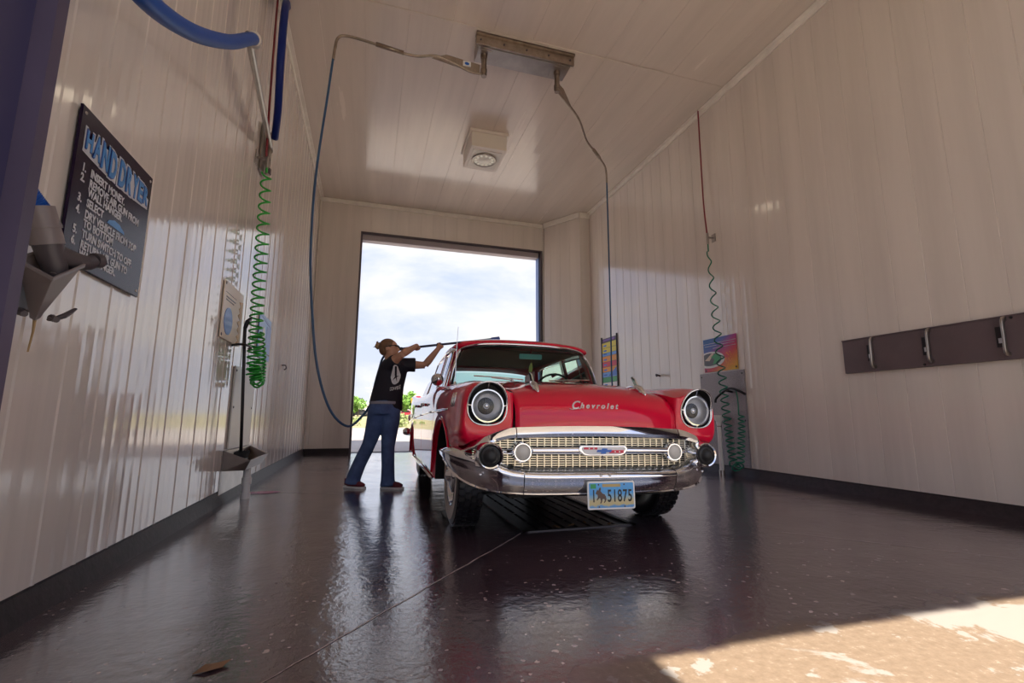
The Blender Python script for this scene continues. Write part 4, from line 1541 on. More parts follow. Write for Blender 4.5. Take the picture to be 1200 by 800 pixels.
# ================================================================ the red 1950s saloon
TILT = math.radians(0.8)
car = empty('classic_car', (1.410, 2.70, 0), (0, TILT, math.radians(-1.3)))
tag(car, 'glossy red 1950s saloon with chrome grille and bumper, parked facing the camera', 'car')
M_redi = pm('red_inner_paint', (.25, .006, .015), .4)


def rz_wheel(x):
    return x * math.sin(TILT)


def lerp(a, b, t):
    return a + (b - a) * t


def itp(tab, y):
    if y <= tab[0][0]:
        return tab[0][1]
    for (a, va), (b, vb) in zip(tab, tab[1:]):
        if y <= b:
            return lerp(va, vb, (y - a) / (b - a))
    return tab[-1][1]


def smooth_itp(tab, y):
    # monotone-ish cosine blend
    if y <= tab[0][0]:
        return tab[0][1]
    n_ = len(tab)
    for i in range(n_ - 1):
        if y <= tab[i + 1][0]:
            p0 = tab[max(i - 1, 0)]
            p1, p2 = tab[i], tab[i + 1]
            p3 = tab[min(i + 2, n_ - 1)]
            h = p2[0] - p1[0]
            m1 = (p2[1] - p0[1]) / max(p2[0] - p0[0], 1e-6)
            m2 = (p3[1] - p1[1]) / max(p3[0] - p1[0], 1e-6)
            t = (y - p1[0]) / h
            return (2 * t ** 3 - 3 * t * t + 1) * p1[1] + (t ** 3 - 2 * t * t + t) * h * m1 + (-2 * t ** 3 + 3 * t * t) * p2[1] + (t ** 3 - t * t) * h * m2
    return tab[-1][1]


WF, WR = 0.77, 3.69        # axle positions
WRAD = 0.345
T_crest = [(0.0, .955), (.10, .968), (.3, .985), (.6, .995), (1.0, 1.005), (1.45, 1.005), (2.5, .985), (3.4, .985), (4.2, 1.01), (4.9, 1.05), (5.05, 1.05)]
T_xo = [(0.0, .88), (.15, .90), (.35, .915), (.7, .932), (1.4, .938), (2.5, .935), (3.6, .938), (4.5, .92), (5.02, .87)]
T_valley = [(0.0, .90), (.10, .905), (.2, .925), (.35, .945), (.6, .960), (1.0, .975), (1.45, .985)]


def arch(y, yc, r, zc=.31):
    d = r * r - (y - yc) ** 2
    return zc + math.sqrt(d) if d > 0 else 0


def zbottom(y):
    if y < WF:
        return max(arch(y, WF, .425), .545 if y < .36 else .50)
    if y < 2.5:
        return max(arch(y, WF, .425), .255)
    z = max(arch(y, WR, .385, .27), .255)
    if y > 4.1:
        z = max(z, lerp(.255, .36, (y - 4.1) / .95))
    return z


def side_loop(y, s, xi=None):
    zb = zbottom(y)
    zt = smooth_itp(T_crest, y)
    xo = smooth_itp(T_xo, y)
    k = min(max((y - 1.24) / .10, 0), 1)
    xin = lerp(.560, .755, k)
    zv = lerp(smooth_itp(T_valley, y), zt - .006, k)
    xc = lerp(.775, .84, k)
    rear = min(max((y - 3.4) / 1.4, 0), 1)
    dip = .05 * rear
    q = [(xin, zb), (xin, lerp(zb, zv, .5)), (xin, zv), (lerp(xin, xc, .25), lerp(zv, zt, .18) - dip * .6), (lerp(xin, xc, .55), lerp(zv, zt, .62) - dip), (lerp(xin, xc, .82), lerp(zv, zt, .95) - dip * .5), (xc, zt),
         (xc + .045, zt - .008), (lerp(xc, xo, .68), zt - .035), (lerp(xc, xo, .88), zt - .085), (xo - .006, .80), (xo, .68), (xo - .001, lerp(max(zb, .3), .68, .45)), (xo - .012, zb + .035 if zb < .6 else lerp(zb, .68, .4)), (xo - .035, zb), (lerp(xin, xo, .5), zb)]
    if zb > .60:
        # over the arch keep points ordered
        q[11] = (xo, lerp(zb, .80, .55))
        q[12] = (xo - .001, lerp(zb, .80, .30))
        q[13] = (xo - .006, lerp(zb, .80, .10))
    kf = min(max((.44 - y) / .12, 0), 1)
    if kf > 0:
        q[0] = (q[0][0], lerp(q[0][1], .658, kf))
        q[1] = (q[1][0], lerp(q[1][1], .74, kf))
        q[15] = (q[15][0], lerp(q[15][1], .620, kf))
        q[14] = (q[14][0] - .01 * kf, lerp(q[14][1], .572, kf))
        q[13] = (q[13][0], lerp(q[13][1], .600, kf))
        q[12] = (q[12][0], lerp(q[12][1], .640, kf))
    P = [Vector((s * x, y, z)) for x, z in q]
    return P


HLX, HLZ = .733, .822
HA = [225, 180, 146, 128, 112, 97, 78, 60, 42, 24, 4, -18, -36, -50, -62, -95]


def bez_r(a):
    a = math.radians(a)
    c, s_ = math.cos(a), math.sin(a)
    # superellipse; rounder top, squarer bottom
    e = 2.15 if s_ > 0 else 2.7
    rx, rz = .122, (.140 if s_ > 0 else .118)
    return 1 / ((abs(c) / rx) ** e + (abs(s_) / rz) ** e) ** (1 / e)


def bez_pt(a, s, sc_=1.0, y=None, hood=.055):
    r_ = bez_r(a) * sc_
    ar = math.radians(a)
    yy = .085 - hood * max(0, math.sin(ar)) ** 1.2 if y is None else y
    return Vector((s * (HLX + r_ * math.cos(ar)), yy, HLZ + r_ * math.sin(ar)))


def densify(P, n_=3):
    # smooth closed loop except the hard inner bottom corner
    D = catmull(P[2:14], n_)
    return [P[0], P[1]] + D + [P[14], P[15]]


def side_section(ys, s, front=False, cap=(True, True)):
    secs = []
    if front:
        for t, y in ((0, .09), (.10, .088), (.22, .086), (.40, .086), (.58, .090), (.74, .102), (.86, .130), (.94, .185), (.985, .27)):
            full = side_loop(max(y, .09), s)
            sec = []
            for ia, (a, f_) in enumerate(zip(HA, full)):
                b0 = bez_pt(a, s)
                p = b0.lerp(f_, t ** (.42 if ia in (0, 1, 2) else (.6 if ia in (3, 15) else 1)))
                e = max(0, 1 - t * 1.3)
                p.y = lerp(b0.y, y, min(t * 2.2, 1)) if math.sin(math.radians(a)) > 0 else lerp(b0.y, y, t)
                sec.append(p)
            secs.append(densify(sec))
    for y in ys:
        secs.append(densify(side_loop(y, s)))
    mb = MB()
    mb.loft(secs, True, cap[0], cap[1])
    n_ = len(secs[0])
    for i in range((len(secs) - 1) * n_):
        if i % n_ in (n_ - 1, n_ - 2, 0) and i // n_ > 8 * bool(front):
            mb.m[i] = 1
    return mb


def yrange(a, b, extra=()):
    ys = set([a, b])
    y = a
    while y < b:
        ys.add(round(y, 4))
        y += .09
    for c, r_ in ((WF, .425), (WR, .385)):
        for k in range(25):
            yy = c + r_ * math.cos(PI * k / 24)
            if a < yy < b:
                ys.add(round(yy, 4))
        for yy in (c - r_ - .004, c + r_ + .004):
            if a < yy < b:
                ys.add(yy)
    return sorted(ys)


def wheel(side, y, z0):
    x = side * .750
    root = empty('wheel', (x, y, z0), (0, 0, 0), car)
    n_ = Vector((side, 0, 0))
    w = MB()
    w.lathe([(.19, -.07), (.24, -.086), (.30, -.092), (.328, -.084), (.338, -.066), (.338, .066), (.328, .084), (.30, .092), (.24, .088), (.19, .07)], (0, 0, 0), n_, 48)
    for row, (x_, sh) in enumerate(((-.062, 0), (-.022, .5), (.022, 0), (.062, .5))):
        for k in range(46):
            a_ = 2 * PI * (k + sh) / 46
            M = Matrix.Rotation(a_, 4, 'X')
            w.box((x_, 0, .340), (.030, .030, .012), 0, M)
    w.build('tyre', M_tyre, root, smooth='auto')
    w = MB()
    w.lathe([(.215, .084), (.245, .0895), (.300, .0935), (.298, .096), (.245, .092), (.212, .088)], (0, 0, 0), n_, 48)
    w.build('tyre_sidewall_band', pm('pale_sidewall', (.42, .38, .34), .45) if 'pale_sidewall' not in bpy.data.materials else bpy.data.materials['pale_sidewall'], root, smooth='auto')
    w = MB()
    w.lathe([(.198, -.06), (.212, .078), (.205, .092), (.190, .082), (.178, .05), (.150, .035), (.12, .055), (.0, .05)], (0, 0, 0), n_, 40)
    w.build('rim', M_chrome_d, root, smooth=True)
    w = MB()
    w.lathe([(.125, .055), (.118, .082), (.08, .095), (.045, .100), (.035, .125), (.0, .130)], (0, 0, 0), n_, 32)
    w.build('hubcap', M_chrome, root, smooth=True)
    return root


for s in (-1, 1):
    mb = side_section(yrange(.36, 1.236), s, True, (False, True))
    ff = mb.build('front_fender', [M_red, M_dark], car, smooth='auto')
    mb = side_section(yrange(1.245, 2.255), s)
    fd = mb.build('front_door', [M_red, M_dark], car, smooth='auto')
    mb = side_section(yrange(2.264, 3.10), s)
    rd = mb.build('rear_door', [M_red, M_dark], car, smooth='auto')
    mb = side_section(yrange(3.109, 5.02), s)
    rq = mb.build('rear_quarter_panel', [M_red, M_dark], car, smooth='auto')
    for par, yy in ((fd, 2.10), (rd, 2.96)):
        h = MB()
        h.tube([(s * .934, yy - .10, .865), (s * .962, yy - .08, .868), (s * .962, yy + .03, .868), (s * .934, yy + .06, .865)], .011, 8, interp=3)
        h.cyl((s * .93, yy + .05, .865), (s * .968, yy + .05, .865), .016)
        h.build('door_handle', M_chrome, par, smooth=True)
    # side spear mouldings
    for par, ps in ((ff, [(.45, .80), (.8, .797), (1.22, .79)]), (fd, [(1.26, .789), (2.24, .768)]), (rd, [(2.275, .767), (3.09, .737)]), (rq, [(3.12, .735), (3.9, .70), (4.6, .67), (4.98, .66)])):
        h = MB()
        h.tube([(s * (smooth_itp(T_xo, y_) + .003), y_, z_) for y_, z_ in ps], .011, 6, interp=4, sq=.6)
        h.build('side_moulding', M_chrome, par, smooth=True)
    # three chrome hash marks
    for k in range(3):
        h = MB()
        yy = .285 + k * .042
        xo_ = smooth_itp(T_xo, yy) - .010
        h.tube([(s * (xo_ - .012), yy, .905), (s * xo_, yy, .86), (s * (xo_ + .003), yy, .815)], .007, 8, sq=1)
        h.build('hash_mark', M_chrome, ff, smooth=True)
    # sill moulding
    h = MB()
    h.tube([(s * .925, 1.25, .262), (s * .925, 3.26, .262)], .018, 8, sq=.7)
    h.build('sill_moulding', M_chrome_d, car, smooth=True)
    # wheel arch lip
    for par, yc, r_, zc, k0, k1 in ((ff, WF, .428, .31, 0.0, 150), (rq, WR, .388, .27, 0, 180)):
        h = MB()
        h.tube([(s * (smooth_itp(T_xo, yc + r_ * math.cos(math.radians(a_))) - .004), yc + r_ * math.cos(math.radians(a_)), zc + r_ * math.sin(math.radians(a_))) for a_ in range(int(k0), k1 + 1, 6)], .009, 6)
        h.build('arch_lip', M_red, par, smooth=True)

    # ------------------------------------------------ headlight
    hl = empty('headlight', (s * HLX, .09, HLZ), (0, 0, 0), car)
    O = Vector((s * HLX, .09, HLZ))
    A = [k * 10 for k in range(36)]
    rim = MB()
    rim.loft([[bez_pt(a, s, 1.035, None) - O + Vector((0, .006, 0)) for a in A], [bez_pt(a, s, 1.03, None) - O - Vector((0, .006, 0)) for a in A],
              [bez_pt(a, s, .975, None) - O - Vector((0, .006, 0)) for a in A], [bez_pt(a, s, .955, None) - O + Vector((0, .01, 0)) for a in A]], True)
    rim.build('bezel_rim', M_chrome, hl, smooth=True)
    cup = MB()
    cup.loft([[bez_pt(a, s, .965, None) - O + Vector((0, .004, 0)) for a in A], [bez_pt(a, s, .93, .125) - O for a in A], [bez_pt(a, s, .60, .135) - O for a in A]], True, False, True)
    cup.build('bezel_cup', M_dark, hl, smooth='auto')
    rg = MB()
    rg.lathe([(.104, .035), (.106, .0), (.100, -.016), (.092, -.016), (.088, -.004)], (0, 0, -.003), (0, 1, 0), 36)
    for a in (0, 90, 180, 270):
        p = bez_pt(a, s, .98, None) - O
        ar = math.radians(a)
        q_ = Vector((s * .098 * math.cos(ar), -.008, .098 * math.sin(ar) - .003))
        rg.cyl(q_, (p.x, p.y * .4 - .002, p.z), .0055, 8)
    rg.build('lamp_ring', M_chrome, hl, smooth='auto')
    rf = MB()
    rf.lathe([(.090, -.002), (.075, .030), (.045, .050), (.0, .058)], (0, 0, -.003), (0, 1, 0), 32)
    rf.build('reflector', pm('satin_reflector', (.92, .93, .97), .22, .45) if 'satin_reflector' not in bpy.data.materials else bpy.data.materials['satin_reflector'], hl, smooth=True)
    bb = MB()
    bb.ell((0, .030, -.003), (.020, .016, .020))
    bb.build('bulb_shield', M_chrome_d, hl, smooth=True)
    ln = MB()
    prof = [(.0905, -.002), (.078, -.013), (.06, -.021), (.035, -.027), (.0, -.030)]
    ln.lathe(prof, (0, 0, -.003), (0, 1, 0), 32)
    m_l = bpy.data.materials.get('ribbed_lens')
    if not m_l:
        m_l = glass_mat('ribbed_lens', (.97, .98, 1.0), ior=1.7, rough=.08)
        t = m_l.node_tree
        tc = t.nodes.new('ShaderNodeTexCoord')
        wv = N(t, 'ShaderNodeTexWave', Scale=22.0, Distortion=1.5)
        wv.bands_direction = 'X'
        L(t, tc.outputs['Object'], wv.inputs['Vector'])
        bp = N(t, 'ShaderNodeBump', Strength=.35, Distance=.004)
        L(t, wv.outputs['Fac'], bp.inputs['Height'])
        for nd in t.nodes:
            if nd.type in ('BSDF_GLOSSY', 'FRESNEL'):
                L(t, bp.outputs[0], nd.inputs['Normal'])
    ln.build('lens', m_l, hl, smooth=True)

    # wheels
wheel(-1, WF, WRAD + rz_wheel(-.750)).name = 'front_wheel'
wheel(1, WF, WRAD + rz_wheel(.750)).name = 'front_wheel'
wheel(-1, WR, WRAD + rz_wheel(-.750)).name = 'rear_wheel'
wheel(1, WR, WRAD + rz_wheel(.750)).name = 'rear_wheel'

# ------------------------------------------------ hood
HCZ = [(.050, .695), (.047, .735), (.052, .785), (.085, .850), (.16, .915), (.30, .968), (.55, 1.010), (.85, 1.035), (1.05, 1.043), (1.235, 1.05)]
HEZ = [(.082, .676), (.084, .725), (.088, .775), (.115, .835), (.185, .893), (.32, .932), (.56, .955), (.85, .972), (1.05, .980), (1.235, .986)]


def resample(tab, n_):
    P = catmull([(0, y, z) for y, z in tab], 8)
    Ls = [0]
    for i in range(1, len(P)):
        Ls.append(Ls[-1] + (P[i] - P[i - 1]).length)
    out = []
    for k in range(n_):
        # finer at the nose
        s_ = Ls[-1] * (k / (n_ - 1)) ** 1.5
        i = 0
        while i < len(Ls) - 2 and Ls[i + 1] < s_:
            i += 1
        f_ = (s_ - Ls[i]) / max(Ls[i + 1] - Ls[i], 1e-9)
        out.append(P[i].lerp(P[i + 1], min(f_, 1)))
    return out


NC, NE = resample(HCZ, 34), resample(HEZ, 34)
rows = []
NX = 33
for c, e in zip(NC, NE):
    row = []
    for i in range(NX):
        u = -1 + 2 * i / (NX - 1)
        k = abs(u) ** 2.6
        y_ = lerp(c.y, e.y, k)
        z_ = lerp(c.z, e.z, k)
        # twin windsplit ridges under the hood ornaments and a shallow flat between
        t_ = min(max((y_ - .18) / .25, 0), 1)
        z_ += .012 * math.exp(-((abs(u) - .70) / .07) ** 2) * t_ * (1 - .5 * t_ * 0)
        row.append((u * .557, y_, z_))
    rows.append(row)
w = MB()
w.loft(rows, closed=False)
hood = w.build('hood', M_red, car, smooth=True, solid=.010)


def hood_z(x, y):
    k = (abs(x) / .557) ** 2.6
    return lerp(smooth_itp(HCZ[2:], y), smooth_itp(HEZ[2:], y), k)


# hood ornaments: twin gunsight rockets
for s in (-1, 1):
    ox, oy = s * .388, .27
    oz = hood_z(ox, oy) + .010
    g = empty('hood_ornament', (ox, oy, oz), (0, 0, 0), car)
    w = MB()
    w.tube([(0, -.115, -.040), (0, -.08, -.018), (0, -.03, .010), (0, .05, .022), (0, .16, .020), (0, .30, .020)], [.006, .020, .026, .020, .012, .004], 12, interp=3)
    w.build('rocket_body', M_chrome, g, smooth=True)
    w = MB()
    w.prism([(-.03, .02), (.02, .028), (.075, .095), (.060, .105), (.02, .085)], (-.005, 0, 0), (0, 1, 0), (0, 0, 1), .010)
    w.build('rocket_fin', M_chrome, g, bevel=.003)
    w = MB()
    w.tube([(-.045, .03, .004), (0, -.01, .014), (.045, .03, .004)], [.006, .016, .006], 10, interp=3)
    w.lathe([(.020, -.03), (.024, -.01), (.014, .0)], (0, -.055, -.012), (0, 1, .4), 14)
    w.build('rocket_wing', M_chrome, g, smooth=True)

# script on the nose of the hood
w = MB()
M = Matrix.Translation((-.205, 0, .812)) @ Matrix.Rotation(math.radians(90), 4, 'X')
w.text('C', .074, M, .0022, offset=.0012, shear=.6)
w.text('hevrolet', .050, M @ Matrix.Translation((.064, .006, 0)), .0022, offset=.0012, shear=.6, spacing=1.52)
w.tube([M @ Vector((-.006 + .07 * k / 16, .002 - .005 * math.sin(k * .4), 0)) for k in range(17)], .0026, 6)


def nose_y(x, z):
    k = (abs(x) / .557) ** 2.6
    best = None
    for i_ in range(len(NC) - 1):
        z0_, z1_ = lerp(NC[i_].z, NE[i_].z, k), lerp(NC[i_ + 1].z, NE[i_ + 1].z, k)
        if z0_ <= z <= z1_ and z1_ > z0_:
            return lerp(lerp(NC[i_].y, NE[i_].y, k), lerp(NC[i_ + 1].y, NE[i_ + 1].y, k), (z - z0_) / (z1_ - z0_))
    return .1


w.v = [Vector((v.x, nose_y(v.x, v.z) - .010 + v.y * 1.5, v.z)) for v in w.v]
sc_o = w.build('nose_script', pm('silver_script', (.85, .83, .85), .35, .5), car)
sw_ = sc_o.modifiers.new('wrap', 'SHRINKWRAP')
sw_.target = hood
sw_.wrap_method = 'PROJECT'
sw_.use_project_y = True
sw_.use_project_z = False
sw_.use_negative_direction = True
sw_.use_positive_direction = True
sw_.offset = .006
sc_o.modifiers.remove(sw_)

# chrome lip over the grille
def lip_y(x):
    a = abs(x)
    return .045 + .017 * (a / .56) ** 2 if a < .56 else (.062 + (a - .56) * .10 if a < .72 else .078 + (a - .72) * .55)
def lip_z(x):
    a = abs(x)
    return .676 - .014 * (a / .56) ** 2 if a < .56 else .662 - .105 * ((a - .56) / .29) ** 1.6
def lip_part(x0_, x1_, nm):
    secs = []
    K = 26
    for i in range(K + 1):
        x = lerp(x0_, x1_, i / K)
        a = abs(x)
        y, z = lip_y(x), lip_z(x)
        hh = .033 if a < .56 else lerp(.033, .020, (a - .56) / .29)
        if a > .80:
            hh *= max(.25, 1 - (a - .80) / .07)
        secs.append([(x, y + .035, z + hh), (x, y - .006, z + hh * .95), (x, y - .018, z + hh * .3), (x, y - .026, z - hh * .35), (x, y - .020, z - hh * .95), (x, y - .004, z - hh * 1.15), (x, y + .035, z - hh * .9)])
    w = MB()
    w.loft(secs, True, True, True)
    return w.build(nm, M_chrome, car, smooth='auto')
lip_part(-.556, .556, 'grille_lip')
lip_part(-.865, -.562, 'grille_lip')
lip_part(.562, .865, 'grille_lip')

# grille mesh in two bands
w = MB()
def gy(x):
    return .075 + .05 * (abs(x) / .8) ** 2
def bar(p, q, rr, r2=None):
    w.tube([p, q], rr, 4, False)
def zr(x):
    return lip_z(x) - .018
for i in range(-17, 18):
    x = i * .046
    zt = zr(x)
    zb_ = .452 + .05 * max(0, (abs(x) - .5) / .3) ** 2
    if zt > zb_ + .02:
        w.mm(x - .0028, x + .0028, gy(x) - .006, gy(x) + .004, zb_, zt)
z = .452
while z < .66:
    xm = 0
    X = [x / 100 for x in range(0, 82, 3) if zr(x / 100) > z and z > .452 + .05 * max(0, (x / 100 - .5) / .3) ** 2 - .001]
    if X:
        m_ = X[-1]
        K = 12
        for a0 in range(K):
            xa, xb = lerp(-m_, m_, a0 / K), lerp(-m_, m_, (a0 + 1) / K)
            w.add([(xa, gy(xa) - .003, z - .0022), (xb, gy(xb) - .003, z - .0022), (xb, gy(xb) - .003, z + .0022), (xa, gy(xa) - .003, z + .0022), (xa, gy(xa) + .006, z - .0022), (xb, gy(xb) + .006, z - .0022), (xb, gy(xb) + .006, z + .0022), (xa, gy(xa) + .006, z + .0022)],
                  [(0, 1, 2, 3), (4, 7, 6, 5), (3, 2, 6, 7), (0, 4, 5, 1)])
    z += .0135
w.build('grille_mesh', M_grille, car)
w = MB()
secs = []
for i in range(21):
    x = lerp(-.80, .80, i / 20)
    y = gy(x) + .05
    secs.append([(x, y, .44), (x, y, .655 - .09 * max(0, (abs(x) - .6) / .25)), (x, y + .02, .655 - .09 * max(0, (abs(x) - .6) / .25)), (x, y + .02, .44)])
w.loft(secs, True, True, True)
w.build('radiator_baffle', M_dark, car)

# lower pan with rivets between grille and bumper
w = MB()
secs = []
for i in range(31):
    x = lerp(-.80, .80, i / 30)
    e = max(0, (abs(x) - .45) / .35)
    zz = .448 + .055 * e ** 1.5
    secs.append([(x, gy(x) + .02, zz + .012), (x, gy(x) - .004, zz + .006), (x, gy(x) - .02, zz - .008), (x, gy(x) - .05, zz - .024), (x, gy(x) - .055, zz - .04)])
w.loft(secs, closed=False)
w.build('grille_pan', M_chrome_d, car, smooth=True, solid=.004)
w = MB()
for i in range(-11, 12):
    x = i * .046 + .012
    w.ell((x, gy(x) - .036, .438), (.006, .006, .005), 8, 5)
w.build('pan_rivets', M_chrome, car, smooth=True)

# bar, parking lamps, emblem
w = MB()
for s in (-1, 1):
    w.tube([(s * .13, .030, .558), (s * .46, .045, .556)], [.024, .022], 14, sq=1)
    w.tube([(s * .56, .060, .552), (s * .62, .072, .550), (s * .665, .088, .548)], [.020, .014, .004], 10)
w.mm(-.50, .50, .050, .075, .548, .568)
w.build('grille_bar', M_chrome, car, smooth='auto')
for s in (-1, 1):
    pl = empty('parking_lamp', (s * .520, .045, .547), (0, 0, 0), car)
    w = MB()
    w.lathe([(.030, .06), (.058, .035), (.061, .0), (.054, -.010), (.048, -.010), (.045, .0)], (0, 0, 0), (0, 1, 0), 28)
    w.build('lamp_bezel', M_chrome, pl, smooth='auto')
    w = MB()
    w.lathe([(.046, .002), (.035, -.012), (.018, -.018), (0, -.020)], (0, 0, 0), (0, 1, 0), 24)
    w.build('lamp_lens', pm('frosted_lamp', (.62, .60, .56), .25, bump=(90, .5, .003)) if 'frosted_lamp' not in bpy.data.materials else bpy.data.materials['frosted_lamp'], pl, smooth=True)
em = empty('grille_emblem', (-.006, .012, .556), (0, 0, 0), car)
w = MB()
lo_ = [(-.165, .022), (-.150, .033), (.150, .033), (.165, .022), (.165, 0), (.135, -.024), (.11, -.030), (-.11, -.030), (-.135, -.024), (-.165, 0)]
w.prism(lo_, (0, .02, 0), (1, 0, 0), (0, 0, 1), .028)
w.build('emblem_body', M_chrome, em, bevel=.005)
w = MB()
w.prism([(-.140, .026), (.140, .026), (.150, .012), (.130, -.014), (.100, -.022), (-.100, -.022), (-.130, -.014), (-.150, .012)], (0, -.0085, 0), (1, 0, 0), (0, 0, 1), .002)
w.build('emblem_enamel', M_white, em)
w = MB()
w.mm(-.135, -.045, -.0125, -.0105, .010, .022)
w.build('emblem_stripe', M_ored, em)
w = MB()
w.mm(.035, .135, -.0125, -.0105, -.012, .006)
w.build('emblem_stripe', M_ored, em)
w = MB()
for x_, z_ in ((-.10, .016), (-.07, .016), (.075, -.003), (.105, -.003)):
    w.mm(x_ - .004, x_ + .004, -.0140, -.0125, z_ - .004, z_ + .004)
w.build('emblem_dots', M_white, em)
w = MB()
w.prism([(-.052, -.007), (-.044, .007), (-.018, .007), (-.013, .015), (.022, .015), (.019, .007), (.052, .007), (.044, -.007), (.014, -.007), (.009, -.016), (-.024, -.016), (-.020, -.007)], (0, -.0135, .001), (1, 0, 0), (0, 0, 1), .003)
w.build('emblem_bowtie', M_bprint, em)
w = MB()
w.cyl((-.004, .0, -.03), (-.004, .0, -.045), .006)
w.build('emblem_pin', M_frame, em)

# ------------------------------------------------ front bumper
BX = [0, .15, .30, .42, .51, .58, .65, .72, .78, .835, .880, .910, .930, .938, .940, .940]
BY = [0, .003, .008, .016, .028, .042, .062, .092, .128, .175, .235, .300, .370, .44, .52, .60]
BT = [.430, .430, .430, .431, .435, .445, .468, .500, .528, .545, .553, .556, .555, .552, .546, .54]
BB = [.300, .300, .300, .301, .303, .306, .311, .320, .333, .352, .375, .398, .420, .44, .455, .465]
def bump_sec(i, s, f=0.0):
    x, y, zt, zb_ = (lerp(A_[i], A_[min(i + 1, len(A_) - 1)], f) for A_ in (BX, BY, BT, BB))
    j = min(i + 1, len(BX) - 1)
    h_ = max(j - 1, 0)
    tx, ty = BX[j] - BX[h_], BY[j] - BY[h_]
    l_ = math.hypot(tx, ty) or 1
    nx, ny = ty / l_, -tx / l_        # outward normal
    hh = zt - zb_
    prof = [(-.075, zt + .012), (-.050, zt + .012), (-.022, zt + .006), (0.0, zt - .006), (.012, zt - hh * .16), (.013, zt - hh * .26), (.008, zt - hh * .34), (.006, zt - hh * .50), (.000, zt - hh * .68), (-.012, zt - hh * .86), (-.018, zb_ + hh * .05), (-.012, zb_ + .0), (-.024, zb_ - .006), (-.040, zb_ - .002), (-.060, zb_ + .02)]
    return [(s * (x + nx * d), y + ny * d, z_) for d, z_ in prof]
def bump_part(i0, i1, both=False):
    w = MB()
    secs = []
    sub_ = 3
    if both:
        idx = [(i, f / sub_, -1) for i in range(i1 - 1, -1, -1) for f in range(sub_, 0, -1)] + [(0, 0, 1)] + [(i, f / sub_, 1) for i in range(0, i1) for f in range(1, sub_ + 1)]
        secs = [bump_sec(i, s_, f) for i, f, s_ in idx]
    return secs
w = MB()
secs = bump_part(0, 4, True)
w.loft(secs, True, True, True)
w.build('bumper_centre', M_chrome, car, smooth='auto')
for s in (-1, 1):
    w = MB()
    secs = [bump_sec(i, s, f / 4) for i in range(4, len(BX) - 1) for f in range(4)] + [bump_sec(len(BX) - 1, s)]
    secs[0] = [(p[0] + s * .005, p[1], p[2]) for p in secs[0]]
    w.loft(secs, True, True, True)
    be = w.build('bumper_end', M_chrome, car, smooth='auto')
    w = MB()
    w.ell((s * .765, .105 - .014, .415), (.009, .006, .009), 12, 8)
    w.build('bumper_bolt', M_chrome, be, smooth=True)
    # bullet guard
    gd = empty('bumper_guard', (s * .728, .02, .530), (0, 0, 0), car)
    w = MB()
    w.lathe([(.060, .20), (.074, .14), (.080, .06), (.080, -.010), (.078, -.026), (.072, -.032), (.064, -.028), (.060, -.014)], (0, 0, 0), (0, 1, 0), 32)
    w.build('guard_shell', M_chrome, gd, smooth='auto')
    w = MB()
    w.lathe([(.0605, -.012), (.059, -.026), (.053, -.032), (.046, -.030), (.040, -.044), (.026, -.060), (.010, -.064), (.0, -.064)], (0, 0, 0), (0, 1, 0), 28)
    w.build('rubber_tip', M_black, gd, smooth=True)
for x_ in (-.035, .025):
    w = MB()
    w.ell((x_, -.012, .412), (.009, .008, .009), 10, 6)
    w.build('plate_bolt', M_chrome, car, smooth=True)

# licence plate
pt = empty('licence_plate', (.024, -.030, .298), (math.radians(-3), 0, 0), car)
w = MB()
PW, PH = .152, .076
def rrect(hx, hz, r_, n_=5):
    return [(cx * (hx - r_) + r_ * math.cos(a_), cz * (hz - r_) + r_ * math.sin(a_)) for cx, cz, a0 in ((1, 1, 0), (-1, 1, 90), (-1, -1, 180), (1, -1, 270)) for a_ in [math.radians(a0 + 90 * k / n_) for k in range(n_ + 1)]]
w.prism(rrect(PW + .006, PH + .006, .012), (0, .006, 0), (1, 0, 0), (0, 0, 1), .008)
w.build('plate_frame', M_pvc, pt, bevel=.002)
mpl = bpy.data.materials.new('plate_landscape_print')
mpl.use_nodes = True
_t = mpl.node_tree
_b = _t.nodes['Principled BSDF']
_b.inputs['Roughness'].default_value = .35
_tc3 = _t.nodes.new('ShaderNodeTexCoord')
_s3 = N(_t, 'ShaderNodeSeparateXYZ')
L(_t, _tc3.outputs['Object'], _s3.inputs[0])
_mr = N(_t, 'ShaderNodeMath', operation='MULTIPLY_ADD')
_mr.inputs[1].default_value = 6.2
_mr.inputs[2].default_value = .5
L(_t, _s3.outputs['Z'], _mr.inputs[0])
_nn = N(_t, 'ShaderNodeTexNoise', Scale=18.0, Detail=4.0)
L(_t, _tc3.outputs['Object'], _nn.inputs['Vector'])
_ad = N(_t, 'ShaderNodeMath', operation='MULTIPLY_ADD')
_ad.inputs[1].default_value = .28
L(_t, _nn.outputs['Fac'], _ad.inputs[0])
L(_t, _mr.outputs[0], _ad.inputs[2])
_rp = ramp(_t, [(.10, (.10, .32, .66)), (.24, (.12, .36, .70)), (.30, (.62, .52, .26)), (.46, (.60, .52, .30)), (.58, (.30, .50, .62)), (.72, (.08, .38, .80)), (1.0, (.10, .42, .85))])
L(_t, _ad.outputs[0], _rp.inputs[0])
L(_t, _rp.outputs[0], _b.inputs['Base Color'])
w = MB()
w.prism(rrect(PW - .004, PH - .004, .008), (0, -.0015, 0), (1, 0, 0), (0, 0, 1), .0015)
w.build('plate_face', mpl, pt)
w = MB()
Mp = lambda x_, z_: Matrix.Translation((x_, -.0035, z_)) @ Matrix.Rotation(math.radians(90), 4, 'X') @ Matrix.Diagonal((.62, 1, 1, 1))
w.text('1', .100, Mp(-.134, -.037), .0008, offset=.0012)
for i_, ch_ in enumerate('51875'):
    w.text(ch_, .100, Mp(-.030 + i_ * .0345, -.037), .0008, offset=.0014)
w.build('plate_number', M_blackp, pt)
w = MB()
